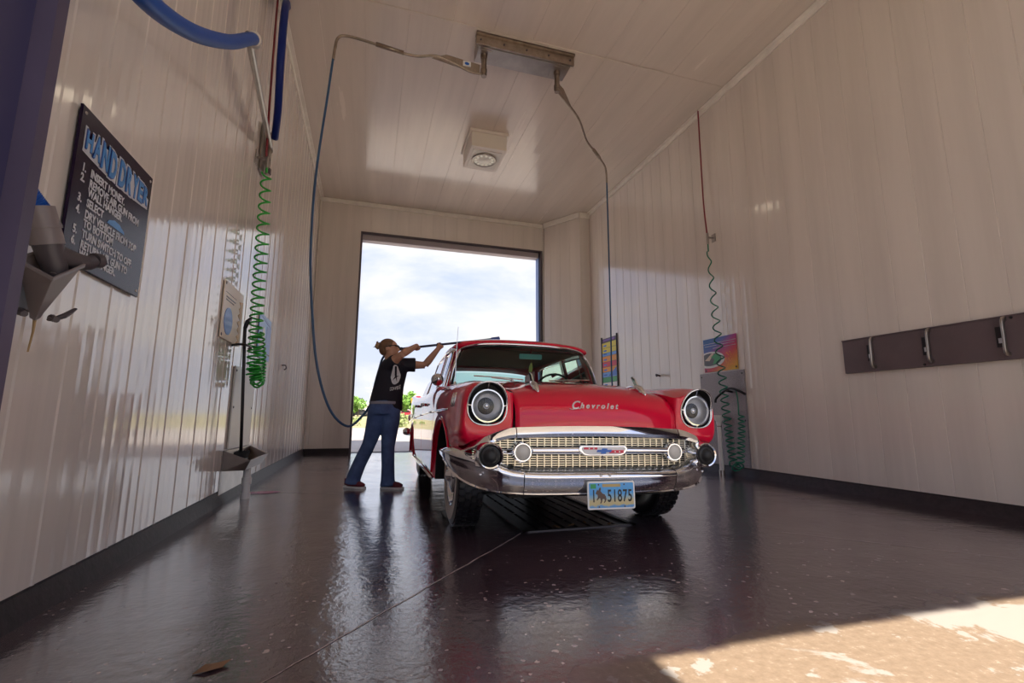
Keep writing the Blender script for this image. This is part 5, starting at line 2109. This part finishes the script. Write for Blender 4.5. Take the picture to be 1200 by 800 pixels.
horse = [(-.102, .020), (-.094, .034), (-.088, .026), (-.082, .040), (-.074, .048), (-.070, .036), (-.074, .026), (-.062, .012), (-.048, .006), (-.040, -.004), (-.036, -.022), (-.040, -.034), (-.050, -.044), (-.054, -.040), (-.047, -.030), (-.050, -.020), (-.062, -.022), (-.066, -.038), (-.074, -.048), (-.078, -.044), (-.072, -.032), (-.078, -.014), (-.088, -.020), (-.096, -.030), (-.100, -.026), (-.092, -.010), (-.094, .004), (-.106, .010)]
w.prism(horse, (0, -.0030, 0), (1, 0, 0), (0, 0, 1), .0015)
w.build('bucking_horse', pm('brown_print', (.10, .06, .05), .4), pt)
w = MB()
w.mm(-.138, -.103, -.0045, -.003, .040, .066)
w.build('renewal_sticker', M_gprint, pt)
w = MB()
w.mm(-.060, .060, -.0040, -.003, .048, .066)
w.build('plate_banner', pm('tan_print', (.55, .40, .16), .4), pt)
for x_, z_ in ((-.085, -.066), (.085, -.066), (-.085, .062), (.085, .062)):
    w = MB()
    w.ell((x_, -.005, z_), (.005, .003, .005), 8, 5)
    w.build('plate_screw', M_frame, pt)

# ------------------------------------------------ lower body, underside
w = MB()
w.mm(-.70, .70, 1.22, 4.9, .22, .36)
w.mm(-.56, .56, .20, 1.30, .26, .50)
w.cyl((-.62, WF, .33), (.62, WF, .33), .035)
w.cyl((-.66, WR, .33), (.66, WR, .33), .05)
w.mm(-.80, -.60, 1.22, 1.26, .28, .95)
w.mm(.60, .80, 1.22, 1.26, .28, .95)
w.build('chassis', M_dark, car)
w = MB()
w.mm(-.552, .552, .13, .17, .34, .66)
w.build('front_valance', M_dark, car)
w = MB()
w.mm(-.78, .78, 4.82, 5.0, .36, 1.0)
w.build('rear_panel', M_red, car, bevel=.05)
w = MB()
rows = []
for y_, z_ in ((4.18, 1.03), (4.4, 1.03), (4.7, 1.01), (4.95, .97), (5.01, .92)):
    rows.append([(u * .76, y_, z_ - .03 * abs(u) ** 3) for u in [-1 + .2 * k for k in range(11)]])
w.loft(rows, closed=False)
w.build('boot_lid', M_red, car, smooth=True, solid=.01)
w = MB()
w.tube([(-.95, 4.7, .52), (-.93, 5.0, .50), (-.7, 5.10, .48), (0, 5.13, .48), (.7, 5.10, .48), (.93, 5.0, .50), (.95, 4.7, .52)], .055, 12, interp=6)
w.build('rear_bumper', M_chrome, car, smooth=True)
for s in (-1, 1):
    w = MB()
    w.lathe([(.05, .10), (.065, .0), (.055, -.02), (0, -.03)], (s * .86, 5.02, .72), (0, -1, 0), 16)
    w.build('tail_lamp', M_ored, car, smooth=True)

# cowl
w = MB()
rows = []
for y_, zc_, ze_ in ((1.243, 1.050, .986), (1.30, 1.054, .990), (1.36, 1.056, .993), (1.55, 1.050, .993), (1.75, 1.040, .985)):
    rows.append([(u * .79, y_, lerp(zc_, ze_, abs(u) ** 3)) for u in [-1 + .1 * k for k in range(21)]])
w.loft(rows, closed=False)
w.build('cowl', M_red, car, smooth=True, solid=.008)
w = MB()
w.mm(-.28, .28, 1.262, 1.30, 1.054, 1.066)
w.build('cowl_vent', M_chrome_d, car, bevel=.004)

# ------------------------------------------------ greenhouse
def ws_base(u):
    a = abs(u)
    return Vector((.745 * math.sin(u * PI / 2 * .86) / math.sin(PI / 2 * .86), 1.36 + .30 * a ** 3.0, 1.062 - .035 * a ** 2))
def ws_top(u):
    a = abs(u)
    return Vector((.640 * math.sin(u * PI / 2 * .86) / math.sin(PI / 2 * .86), 1.64 + .13 * a ** 3.0, 1.452 - .055 * a ** 2.4))
def ws_pt(u, v, off=0):
    b_, t_ = ws_base(u), ws_top(u)
    p = b_.lerp(t_, v)
    bul = .035 * math.sin(PI * v)
    n_ = Vector((p.x * .6, -1, .7)).normalized()
    return p + n_ * (bul + off)
w = MB()
w.loft([[ws_pt(u, v) for u in [-1 + i / 16 for i in range(33)]] for v in [k / 10 for k in range(11)]], closed=False)
w.build('windscreen', M_glass, car, smooth=True, normals=False)
w = MB()
edge = [ws_pt(-1 + i / 16, 0, .004) for i in range(33)]
w.tube(edge, .012, 8)
w.build('lower_windscreen_trim', M_chrome, car, smooth=True)
w = MB()
top = [ws_pt(-1, v, .004) for v in (0, .2, .4, .6, .8)] + [ws_pt(-1 + i / 16, 1, .004) for i in range(33)] + [ws_pt(1, v, .004) for v in (.8, .6, .4, .2, 0)]
w.tube(top, .013, 8)
w.build('windscreen_trim', M_chrome, car, smooth=True)
w = MB()
inner = [ws_pt(-.985, v, -.012) for v in (0, .2, .4, .6, .8)] + [ws_pt((-1 + i / 16) * .985, .975, -.012) for i in range(33)] + [ws_pt(.985, v, -.012) for v in (.8, .6, .4, .2, 0)]
w.tube(inner, .016, 6)
w.build('windscreen_seal', M_black, car, smooth=True)

# roof
RS = [(1.643, 1.456, 1.398, .645), (1.68, 1.486, 1.412, .658), (1.76, 1.508, 1.420, .670), (2.0, 1.530, 1.430, .680), (2.4, 1.535, 1.434, .686), (2.85, 1.518, 1.422, .680), (3.25, 1.478, 1.390, .668), (3.52, 1.420, 1.340, .650), (3.62, 1.380, 1.31, .640)]
rows = []
for y_, zc_, ze_, xw in RS:
    row = []
    for i in range(25):
        u = -1 + i / 12
        a = abs(u)
        yy = y_
        if y_ < 1.75:
            yy = y_ + .13 * a ** 3 * (1 - (y_ - 1.643) / .2)
        row.append((xw * math.sin(u * PI / 2) * 1.0 if a < 1 else xw * u, yy, lerp(zc_, ze_, 1 - math.cos(u * PI / 2) ** .75 if a < 1 else 1)))
    rows.append(row)
w = MB()
w.loft(rows, closed=False)
roof = w.build('roof', M_red, car, smooth=True, solid=.022)
for s in (-1, 1):
    w = MB()
    w.tube([(s * (.648), 1.78, 1.388), (s * .688, 2.0, 1.420), (s * .696, 2.4, 1.424), (s * .690, 2.85, 1.412), (s * .678, 3.25, 1.380), (s * .66, 3.55, 1.325), (s * .70, 3.90, 1.20), (s * .745, 4.16, 1.04)], .013, 8, interp=4)
    w.build('drip_rail', M_chrome, car, smooth=True)
    # pillars: front, middle, rear
    def pillar(y0b, y1b, zb_, xb, y0t, y1t, zt, xt, nm, mat=M_red):
        w = MB()
        t_ = .035
        w.loft([[(s * xb, y0b, zb_), (s * xb, y1b, zb_), (s * (xb - t_), y1b, zb_), (s * (xb - t_), y0b, zb_)], [(s * xt, y0t, zt), (s * xt, y1t, zt), (s * (xt - t_), y1t, zt), (s * (xt - t_), y0t, zt)]], True, True, True)
        return w.build(nm, mat, car, bevel=.006)
    pillar(1.695, 1.755, 1.0, .775, 1.78, 1.86, 1.40, .668, 'front_pillar')
    pillar(2.40, 2.50, 1.0, .800, 2.42, 2.50, 1.42, .690, 'middle_pillar')
    w = MB()
    w.loft([[(s * .80, 3.50, .99), (s * .80, 4.20, .99), (s * .73, 4.20, 1.0), (s * .73, 3.6, 1.0)], [(s * .735, 3.48, 1.19), (s * .735, 3.95, 1.19), (s * .67, 3.93, 1.19), (s * .68, 3.50, 1.19)], [(s * .668, 3.30, 1.385), (s * .645, 3.68, 1.32), (s * .60, 3.68, 1.33), (s * .62, 3.30, 1.385)]], True, True, True)
    w.build('rear_pillar', M_red, car, smooth='auto')
    # window glass with chrome frames
    for y0b, y1b, y0t, y1t in ((1.765, 2.39, 1.87, 2.41), (2.51, 3.45, 2.51, 3.20)):
        w = MB()
        zb_, zt_ = 1.0, 1.395
        xb, xt = .785, .682
        w.add([(s * xb, y0b, zb_), (s * xb, y1b, zb_), (s * xt, y1t, zt_), (s * xt, y0t, zt_), (s * (xb - .004), y0b, zb_), (s * (xb - .004), y1b, zb_), (s * (xt - .004), y1t, zt_), (s * (xt - .004), y0t, zt_)], [(0, 1, 2, 3)])
        sg = w.build('side_window', M_sglass, car, normals=False)
        w = MB()
        w.tube([(s * xb, y0b, zb_), (s * xt, y0t, zt_), (s * xt, y1t, zt_), (s * xb, y1b, zb_), (s * xb, y0b, zb_)], .010, 6)
        w.build('window_frame', M_chrome, sg)
    w = MB()
    w.tube([(s * .780, 2.0, 1.0), (s * .686, 2.04, 1.395)], .010, 6)
    w.build('vent_window_bar', M_chrome, car)
    w = MB()
    w.tube([(s * .77, 1.72, 1.008), (s * .795, 2.4, 1.0), (s * .795, 3.5, .998), (s * .79, 4.16, 1.02)], .010, 6)
    w.build('belt_moulding', M_chrome, car)
# rear window
w = MB()
rows = []
for v in [k / 6 for k in range(7)]:
    row = []
    for i in range(21):
        u = -1 + i / 10
        b_ = Vector((u * .70, 4.17 - .18 * abs(u) ** 3, 1.03))
        t_ = Vector((u * .60, 3.70 - .10 * abs(u) ** 3, 1.36 - .04 * abs(u) ** 2))
        row.append(b_.lerp(t_, v))
    rows.append(row)
w.loft(rows, closed=False)
w.build('rear_window', M_sglass, car, smooth=True, normals=False)

# door mirror (passenger side) and aerial
mr_ = empty('door_mirror', (-.880, 1.50, 1.075), (0, 0, 0), car)
w = MB()
w.lathe([(.0, -.050), (.022, -.046), (.042, -.030), (.053, -.006), (.056, .010), (.050, .014)], (0, 0, 0), (0, 1, 0), 24)
w.build('mirror_shell', M_chrome_d, mr_, smooth=True)
w = MB()
w.lathe([(.05, .012), (.0, .012)], (0, 0, 0), (0, 1, 0), 24)
w.build('mirror_glass', M_mirror, mr_)
w = MB()
w.tube([(.0, .0, -.02), (.02, .01, -.06), (.055, .01, -.092)], [.012, .010, .016], 10, interp=3)
w.build('mirror_arm', M_chrome, mr_, smooth=True)
ar_ = empty('aerial', (-.775, 1.16, 1.000), (0, 0, 0), car)
w = MB()
w.lathe([(.0, .04), (.010, .035), (.014, .02), (.022, 0)], (0, 0, 0), (0, 0, 1), 14)
w.build('aerial_base', M_chrome, ar_, smooth=True)
w = MB()
w.tube([(0, 0, .02), (.004, .0, .30), (.012, 0, .50)], [.004, .003, .0022], 6)
w.build('aerial_rod', M_chrome_d, ar_)
for s in (-1, 1):
    wp = MB()
    wp.tube([(s * .22, 1.32, 1.060), (s * .25, 1.31, 1.080)], .012, 8)
    wp.tube([(s * .23, 1.312, 1.080), (s * .42, 1.36, 1.100)], .005, 6)
    p0, p1 = ws_pt(s * .12, .05, .012), ws_pt(s * .62, .14, .012)
    wp.tube([p0, (p0 + p1) / 2 + Vector((0, -.006, .004)), p1], .006, 6)
    wp.build('wiper', M_chrome_d, car)

# ------------------------------------------------ interior
w = MB()
w.loft([[(-.70, 1.68, .98), (-.58, 1.50, 1.02), (0, 1.43, 1.035), (.58, 1.50, 1.02), (.70, 1.68, .98)], [(-.72, 1.80, .97), (-.60, 1.76, 1.02), (0, 1.74, 1.035), (.60, 1.76, 1.02), (.72, 1.80, .97)],
        [(-.72, 1.82, .72), (-.60, 1.80, .72), (0, 1.78, .72), (.60, 1.80, .72), (.72, 1.82, .72)]], closed=False)
w.build('dashboard', M_interior, car, solid=.01)
sw = empty('steering_wheel', (.38, 1.98, 1.03), (math.radians(-62), 0, 0), car)
w = MB()
w.tube([(.20 * math.cos(k * PI / 12), .20 * math.sin(k * PI / 12), 0) for k in range(25)], .011, 8)
w.build('wheel_rim', M_black, sw, smooth=True)
w = MB()
w.tube([(-.19, 0, 0), (0, .0, -.03), (.19, 0, 0)], .010, 8)
w.tube([(0, 0, -.03), (0, .0, -.18)], .018, 8)
w.tube([(.11 * math.cos(k * PI / 12), .11 * math.sin(k * PI / 12), -.004) for k in range(12, 25)], .005, 6)
w.build('horn_ring', M_chrome_d, sw, smooth=True)
for y_, nm in ((2.52, 'front_seat'), (3.52, 'rear_seat')):
    w = MB()
    w.mm(-.68, .68, y_ - .42, y_ + .05, .42, .60)
    w.prism([(0, .55), (.14, .55), (.26, 1.00), (.22, 1.03), (.14, 1.02)], (-.66, y_ - .05, 0), (0, 1, 0), (0, 0, 1), 1.32)
    w.build(nm, M_seat, car, bevel=.04)
w = MB()
w.mm(-.60, .60, 1.78, 3.4, 1.412, 1.418)
w.build('headliner', pm('grey_headliner', (.16, .14, .14), .8), car)
im = empty('interior_mirror', (.05, 1.70, 1.350), (math.radians(8), 0, math.radians(-4)), car)
w = MB()
w.prism(rrect(.115, .026, .012), (0, .012, 0), (1, 0, 0), (0, 0, 1), .018)
w.build('mirror_back', pm('teal_mirror_back', (.30, .75, .70), .3), im, bevel=.003)
w = MB()
w.tube([(0, .01, .02), (0, -.01, .06), (0, .01, .10)], .007, 8)
w.build('mirror_stem', M_chrome_d, im)
w = MB()
w.tube([(.01, .0, -.02), (.012, 0, -.06)], .0015, 4)
w.prism([(-.012, -.15), (.022, -.15), (.026, -.11), (.018, -.06), (.006, -.06), (-.010, -.10)], (0, .004, 0), (1, 0, 0), (0, 0, 1), .004)
w.build('air_freshener', pm('yellow_green_card', (.38, .36, .05), .5), im)
w = MB()
w.mm(.44, .52, 3.42, 3.43, 1.20, 1.24)
w.build('window_sticker', M_ored, car)

# ================================================================ person washing the roof
def organic(mb, name, mat, parent, voxel=.012, smooth=4, sub=0):
    o = mb.build(name, mat, parent, smooth=True)
    r_ = o.modifiers.new('remesh', 'REMESH')
    r_.mode = 'VOXEL'
    r_.voxel_size = voxel
    r_.use_smooth_shade = True
    s_ = o.modifiers.new('smooth', 'SMOOTH')
    s_.factor = .6
    s_.iterations = smooth
    return o


M_skin = pm('skin', (.56, .30, .20), .5)
M_tee = pm('black_tee', (.012, .011, .022), .75, bump=(25, .5, .008))
M_jean = pm('blue_denim', (.070, .125, .30), .75, bump=(35, .5, .008), var=(7, .35))
M_hair = pm('light_brown_hair', (.17, .085, .045), .55, bump=(60, .6, .006, (1, 1, .2)))
PO = Vector((.16, 5.40, 0))
person = empty('person', tuple(PO))
tag(person, 'person in black t-shirt and blue jeans wiping the car roof with a long wand', 'person')


def P_(x, y, z):
    return (x - PO.x, y - PO.y, z)


def obl(p0, p1, r0, r1, mb, n=14, ry=1.0):
    mb.tube([p0, p1], [r0, r1], n)


body = MB()
# torso (under the shirt), neck, head
body.tube([P_(.165, 5.40, .82), P_(.18, 5.40, 1.0), P_(.21, 5.39, 1.18), P_(.215, 5.39, 1.30), P_(.195, 5.385, 1.37)], [.095, .085, .088, .082, .055], 16, interp=3)
body.tube([P_(.20, 5.385, 1.34), P_(.195, 5.375, 1.40), P_(.195, 5.365, 1.46)], [.058, .050, .052], 14)
HC = Vector(P_(.190, 5.36, 1.502))
fwd_h = Vector((.97, -.22, .03)).normalized()
lat_h = Vector((.22, .97, 0)).normalized()
up_h = fwd_h.cross(lat_h)
Mh = Matrix(((fwd_h.x, lat_h.x, up_h.x, HC.x), (fwd_h.y, lat_h.y, up_h.y, HC.y), (fwd_h.z, lat_h.z, up_h.z, HC.z), (0, 0, 0, 1)))
body.ell((0, 0, .012), (.096, .076, .092), 20, 14, 0, Mh)
body.ell((.030, 0, -.045), (.062, .058, .060), 18, 12, 0, Mh)       # jaw
body.ell((.070, 0, -.078), (.022, .026, .020), 12, 8, 0, Mh)        # chin
body.tube([Mh @ Vector(p) for p in ((.084, 0, .020), (.104, 0, -.010), (.110, 0, -.022), (.090, 0, -.030))], [.010, .013, .015, .010], 8)
body.ell((.088, 0, -.048), (.014, .024, .007), 12, 6, 0, Mh)        # lips
body.ell((.088, 0, -.060), (.012, .020, .006), 12, 6, 0, Mh)
body.ell((.085, 0, .030), (.014, .055, .012), 12, 6, 0, Mh)         # brow
for s in (-1, 1):
    body.ell((-.005, s * .078, -.008), (.022, .012, .034), 12, 8, 0, Mh)
# arms
RS_, RE_, RH_ = P_(.215, 5.30, 1.335), P_(.325, 5.18, 1.425), P_(.495, 5.32, 1.548)
LS_, LE_, LH_ = P_(.375, 5.42, 1.335), P_(.595, 5.40, 1.335), P_(.765, 5.38, 1.565)
def arm(S, E, H):
    S, E, H = Vector(S), Vector(E), Vector(H)
    body.tube([S, S.lerp(E, .35), S.lerp(E, .75), E], [.056, .052, .043, .039], 14)
    body.tube([E, E.lerp(H, .22), E.lerp(H, .6), H], [.040, .043, .034, .025], 14)
arm(RS_, RE_, RH_)
arm(LS_, LE_, LH_)
W0, W1 = Vector(P_(.235, 5.36, 1.492)), Vector(P_(1.42, 5.45, 1.688))
wd_ = (W1 - W0).normalized()


def hand(H, E, side):
    H, E = Vector(H), Vector(E)
    # palm centre just below the wand, fingers wrap over it
    t_ = (H - W0).dot(wd_)
    c = W0 + wd_ * t_
    fa = (H - E).normalized()
    nrm_ = (H - c)
    nrm_ = (fa * -1 - wd_ * (fa * -1).dot(wd_)).normalized()
    side_v = wd_.cross(nrm_).normalized()
    palm = c + nrm_ * .026
    body.tube([H - fa * .01, palm + nrm_ * .004], [.025, .030], 12)
    body.ell((0, 0, 0), (.042, .020, .032), 14, 8, 0, Matrix(((wd_.x, nrm_.x, side_v.x, palm.x), (wd_.y, nrm_.y, side_v.y, palm.y), (wd_.z, nrm_.z, side_v.z, palm.z), (0, 0, 0, 1))))
    for k, ln_ in enumerate((.9, 1.0, .96, .82)):
        o_ = c + wd_ * (-.030 + .020 * k)
        pts_ = []
        for a_ in (200, 150, 100, 55, 15, -20):
            if (200 - a_) > 215 * ln_:
                break
            ar_ = math.radians(a_)
            pts_.append(o_ + (nrm_ * -math.cos(ar_) + side_v * math.sin(ar_)) * .0245)
        body.tube(pts_, [.0095, .0095, .009, .0088, .008, .007][:len(pts_)], 8)
    th = [palm - wd_ * .036, c - wd_ * .040 - side_v * .018 + nrm_ * .014, c - wd_ * .030 - side_v * .026 - nrm_ * .006, c - wd_ * .012 - side_v * .020 - nrm_ * .020]
    body.tube(th, [.014, .012, .010, .008], 8)


hand(RH_, RE_, 1)
hand(LH_, LE_, -1)
# hips and legs inside the jeans keep the body one figure
legA = [P_(.105, 5.42, .84), P_(.085, 5.43, .70), P_(.025, 5.45, .46), P_(-.06, 5.48, .26), P_(-.118, 5.49, .09)]
legB = [P_(.235, 5.39, .84), P_(.240, 5.385, .70), P_(.225, 5.375, .44), P_(.232, 5.35, .24), P_(.236, 5.335, .08)]
for lg in (legA, legB):
    body.tube(lg, [.090, .080, .055, .048, .036], 14, interp=3)
organic(body, 'body', M_skin, person, .0075, 3)

# jeans
jn = MB()
jn.tube([P_(.165, 5.405, .93), P_(.165, 5.405, .86), P_(.168, 5.405, .78)], [.150, .162, .150], 20, sq=.92)
jn.tube(legA, [.108, .100, .072, .072, .076], 16, interp=4)
jn.tube([legA[-1], P_(-.122, 5.49, .045)], [.078, .086], 16)
jn.tube(legB, [.108, .100, .072, .068, .074], 16, interp=4)
jn.tube([legB[-1], P_(.240, 5.335, .035)], [.076, .086], 16)
jeans = organic(jn, 'jeans', M_jean, person, .010, 4)
w = MB()
w.lathe([(.158, -.015), (.160, .0), (.158, .015)], P_(.165, 5.405, .905), (0, 0, 1), 28)
w.build('belt', pm('pale_belt', (.30, .30, .36), .6), person)

# shoes
for (fx, fy, dx_, dy_) in ((-.128, 5.49, .86, -.50), (.248, 5.33, .93, -.36)):
    d_ = Vector((dx_, dy_, 0)).normalized()
    l_ = Vector((-d_.y, d_.x, 0))
    sh = empty('shoe', P_(fx, fy, 0), (0, 0, math.atan2(d_.y, d_.x)), person)
    w = MB()
    w.loft([[(x_, y_ * .98, z_) for x_, y_ in [(-.085, -.030), (-.095, 0), (-.085, .030), (-.02, .036), (.07, .046), (.13, .040), (.165, .012), (.165, -.012), (.13, -.040), (.07, -.046), (-.02, -.036)]] for z_ in (0.0, .022)], True, True, True)
    w.build('sole', M_white, sh, bevel=.004)
    w = MB()
    w.tube([(-.055, 0, .05), (-.03, 0, .055), (.04, 0, .050), (.10, 0, .040), (.145, 0, .032)], [.038, .042, .042, .040, .024], 14, sq=.8, interp=3)
    w.tube([(-.045, 0, .04), (-.045, 0, .10)], [.040, .040], 14)
    w.build('upper', pm('maroon_canvas', (.18, .03, .05), .7), sh, smooth=True)
    w = MB()
    for k in range(4):
        w.tube([(.005 + k * .022, -.022, .087 - k * .006), (.012 + k * .022, 0, .093 - k * .006), (.005 + k * .022, .022, .087 - k * .006)], .003, 5)
    w.build('laces', M_white, sh)

# t-shirt
ts = MB()
def ringy(cx, cy, z, rx, ry, rot=-.45, n=24, dz=0.0):
    out = []
    for k in range(n):
        a_ = 2 * PI * k / n
        x_, y_ = rx * math.cos(a_), ry * math.sin(a_)
        out.append(P_(cx + x_ * math.cos(rot) - y_ * math.sin(rot), cy + x_ * math.sin(rot) + y_ * math.cos(rot), z + dz * math.cos(a_)))
    return out
secs = [ringy(.185, 5.40, .862, .180, .130, .10, dz=-.045), ringy(.190, 5.40, .96, .172, .125, .10, dz=-.02), ringy(.205, 5.395, 1.08, .165, .122, .14), ringy(.228, 5.39, 1.20, .165, .120, .18), ringy(.250, 5.385, 1.29, .165, .108, .28, dz=.01), ringy(.250, 5.385, 1.345, .135, .085, .30), ringy(.215, 5.385, 1.385, .075, .065, .2)]
ts.loft(secs, True, True, True)
def sleeve(S, E, t0, r0, r1):
    S, E = Vector(S), Vector(E)
    ts.tube([S - (E - S).normalized() * .05, S.lerp(E, .3), S.lerp(E, t0)], [r0, (r0 + r1) / 2, r1], 16)
sleeve(LS_, LE_, .52, .078, .082)
sleeve((RS_[0], RS_[1], RS_[2] - .01), RE_, .38, .075, .070)
tee = organic(ts, 't_shirt', M_tee, person, .010, 3)
# print on the chest: white disc with dark star, word below
cN = Vector((.30, -.95, .05)).normalized()
cU = Vector((-.16, -.02, 1)).normalized()
cR = cU.cross(cN * -1).normalized() * -1
if cR.x < 0:
    cR = -cR
cO = Vector(P_(.312, 5.14, 1.178))


def shirt_print(name, mat, build, off, parent=tee):
    mb = MB()
    build(mb)
    o = mb.build(name, mat, parent, normals=False)
    md = o.modifiers.new('wrap', 'SHRINKWRAP')
    md.target = tee
    md.wrap_method = 'NEAREST_SURFACEPOINT'
    md.wrap_mode = 'ABOVE_SURFACE'
    md.offset = off
    return o


def disc(mb):
    rings = [[cO + (cR * math.cos(2 * PI * k / 30) * .088 + cU * math.sin(2 * PI * k / 30) * .088) * r_ for k in range(30)] for r_ in (.02, .25, .5, .75, 1.0)]
    mb.loft(rings, True, True, False)
def grid_poly(mb, poly, n=4):
    c = Vector((sum(p[0] for p in poly) / len(poly), sum(p[1] for p in poly) / len(poly)))
    rings = []
    for k in range(n + 1):
        f_ = max(k / n, .02)
        ring = []
        for i in range(len(poly)):
            a_, b_ = Vector(poly[i]), Vector(poly[(i + 1) % len(poly)])
            for q_ in (0, .5):
                p = c + (a_.lerp(b_, q_) - c) * f_
                ring.append(cO + cR * p.x + cU * p.y)
        rings.append(ring)
    mb.loft(rings, True, True, False)
def star(mb):
    poly = []
    for k in range(5):
        a_ = math.radians(70 + 72 * k)
        ro = .070
        poly.append((math.cos(a_) * ro, math.sin(a_) * ro))
        a2 = a_ + math.radians(36)
        poly.append((math.cos(a2) * .016, math.sin(a2) * .016))
    grid_poly(mb, poly)
def word(mb):
    M = Matrix(((cR.x, cU.x, cN.x, 0), (cR.y, cU.y, cN.y, 0), (cR.z, cU.z, cN.z, 0), (0, 0, 0, 1)))
    o_ = cO - cR * .115 - cU * .135
    M = Matrix.Translation(o_) @ M @ Matrix.Rotation(math.radians(-4), 4, 'Z')
    mb.text('CONVERSE', .046, M, 0.0, offset=.0012)
shirt_print('shirt_disc', M_white, disc, .004)
shirt_print('shirt_star', M_tee, star, .007)
shirt_print('shirt_word', M_white, word, .004)

# hair with bun, sunglasses
hr = MB()
hr.ell((-.016, 0, .022), (.098, .084, .092), 20, 12, 0, Mh)
hr.ell((-.050, 0, -.010), (.060, .076, .070), 18, 10, 0, Mh)
cut = MB()
hair = organic(hr, 'hair', M_hair, person, .008, 2)
w = MB()
w.ell((-.120, 0, .030), (.036, .036, .036), 14, 10, 0, Mh)
rnd = random.Random(12)
for k in range(26):
    a_ = Vector((-.120, 0, .030)) + Vector((rnd.gauss(0, 1), rnd.gauss(0, 1), rnd.gauss(0, 1))).normalized() * .028
    d_ = (a_ - Vector((-.120, 0, .030))).normalized()
    w.tube([Mh @ a_, Mh @ (a_ + d_ * .022 + Vector((rnd.uniform(-.01, .01), rnd.uniform(-.01, .01), rnd.uniform(-.01, .02))))], [.009, .003], 6)
w.tube([Mh @ Vector((-.085, 0, .025)), Mh @ Vector((-.11, 0, .03))], [.03, .026], 10)
organic(w, 'hair_bun', pm('blond_hair', (.36, .22, .12), .55), hair, .005, 1)
sg_ = empty('sunglasses', tuple(HC), (0, 0, 0), person)
Ms = Matrix.Translation(-HC) @ Mh
w = MB()
for s in (-1, 1):
    w.tube([Ms @ Vector(p) for p in ((.099, s * .012, .022), (.098, s * .035, .024), (.082, s * .064, .022))], [.013, .017, .013], 10, sq=.5)
w.build('lenses', pm('dark_lens', (.01, .01, .015), .1), sg_, smooth=True)
w = MB()
for s in (-1, 1):
    w.tube([Ms @ Vector(p) for p in ((.084, s * .068, .026), (.04, s * .086, .022), (-.02, s * .090, .010))], .005, 6)
w.tube([Ms @ Vector(p) for p in ((.103, -.012, .026), (.104, .012, .026))], .005, 6)
w.build('frame', M_black, sg_)

# wand and its hose
wa = empty('wash_wand', tuple(PO + W0))
tag(wa, 'long dark blue wash wand held over the car roof by the person', 'wand')
w = MB()
a0 = Vector((0, 0, 0))
b0 = W1 - W0
w.cyl(a0 - wd_ * .02, b0, .0135, 12)
w.build('lance', pm('dark_blue_lance', (.012, .02, .07), .35), wa, smooth='auto')
w = MB()
w.cyl(a0 - wd_ * .03, a0 + wd_ * .10, .019, 12)
w.build('grip', M_black, wa, smooth='auto')
w = MB()
w.prism([(-.05, -.022), (.05, -.022), (.062, .0), (.05, .030), (-.05, .012)], b0 + Vector((0, .03, -.004)), (1, 0, 0), (0, 0, 1), .07)
w.build('brush_head', pm('royal_blue_plastic', (.02, .06, .35), .4), wa, bevel=.004)
w = MB()
rnd = random.Random(2)
for k in range(80):
    x_, y_ = rnd.uniform(-.045, .05), rnd.uniform(-.035, .025)
    w.tube([b0 + Vector((x_, y_, -.022)), b0 + Vector((x_ * 1.2, y_ * 1.2, -.062))], .003, 3, False)
w.build('bristles', M_bluehose2, wa)
w = MB()
hs = [(-.57, 5.17, 4.80), (-.60, 5.16, 4.3), (-.660, 5.14, 3.3), (-.655, 5.14, 2.45), (-.60, 5.16, 1.80), (-.52, 5.2, 1.25), (-.38, 5.26, .83), (-.20, 5.33, .655), (-.06, 5.46, .76), (.02, 5.57, .90), (.06, 5.585, 1.12), (.10, 5.57, 1.30), (.135, 5.52, 1.42), (.215, 5.365, 1.487)]
w.tube(hs, .013, 8, interp=6)
ob = w.build('wash_hose', M_thinblue, None, smooth=True)
tag(ob, 'slim blue wash hose looping from the left boom round behind the person', 'hose')
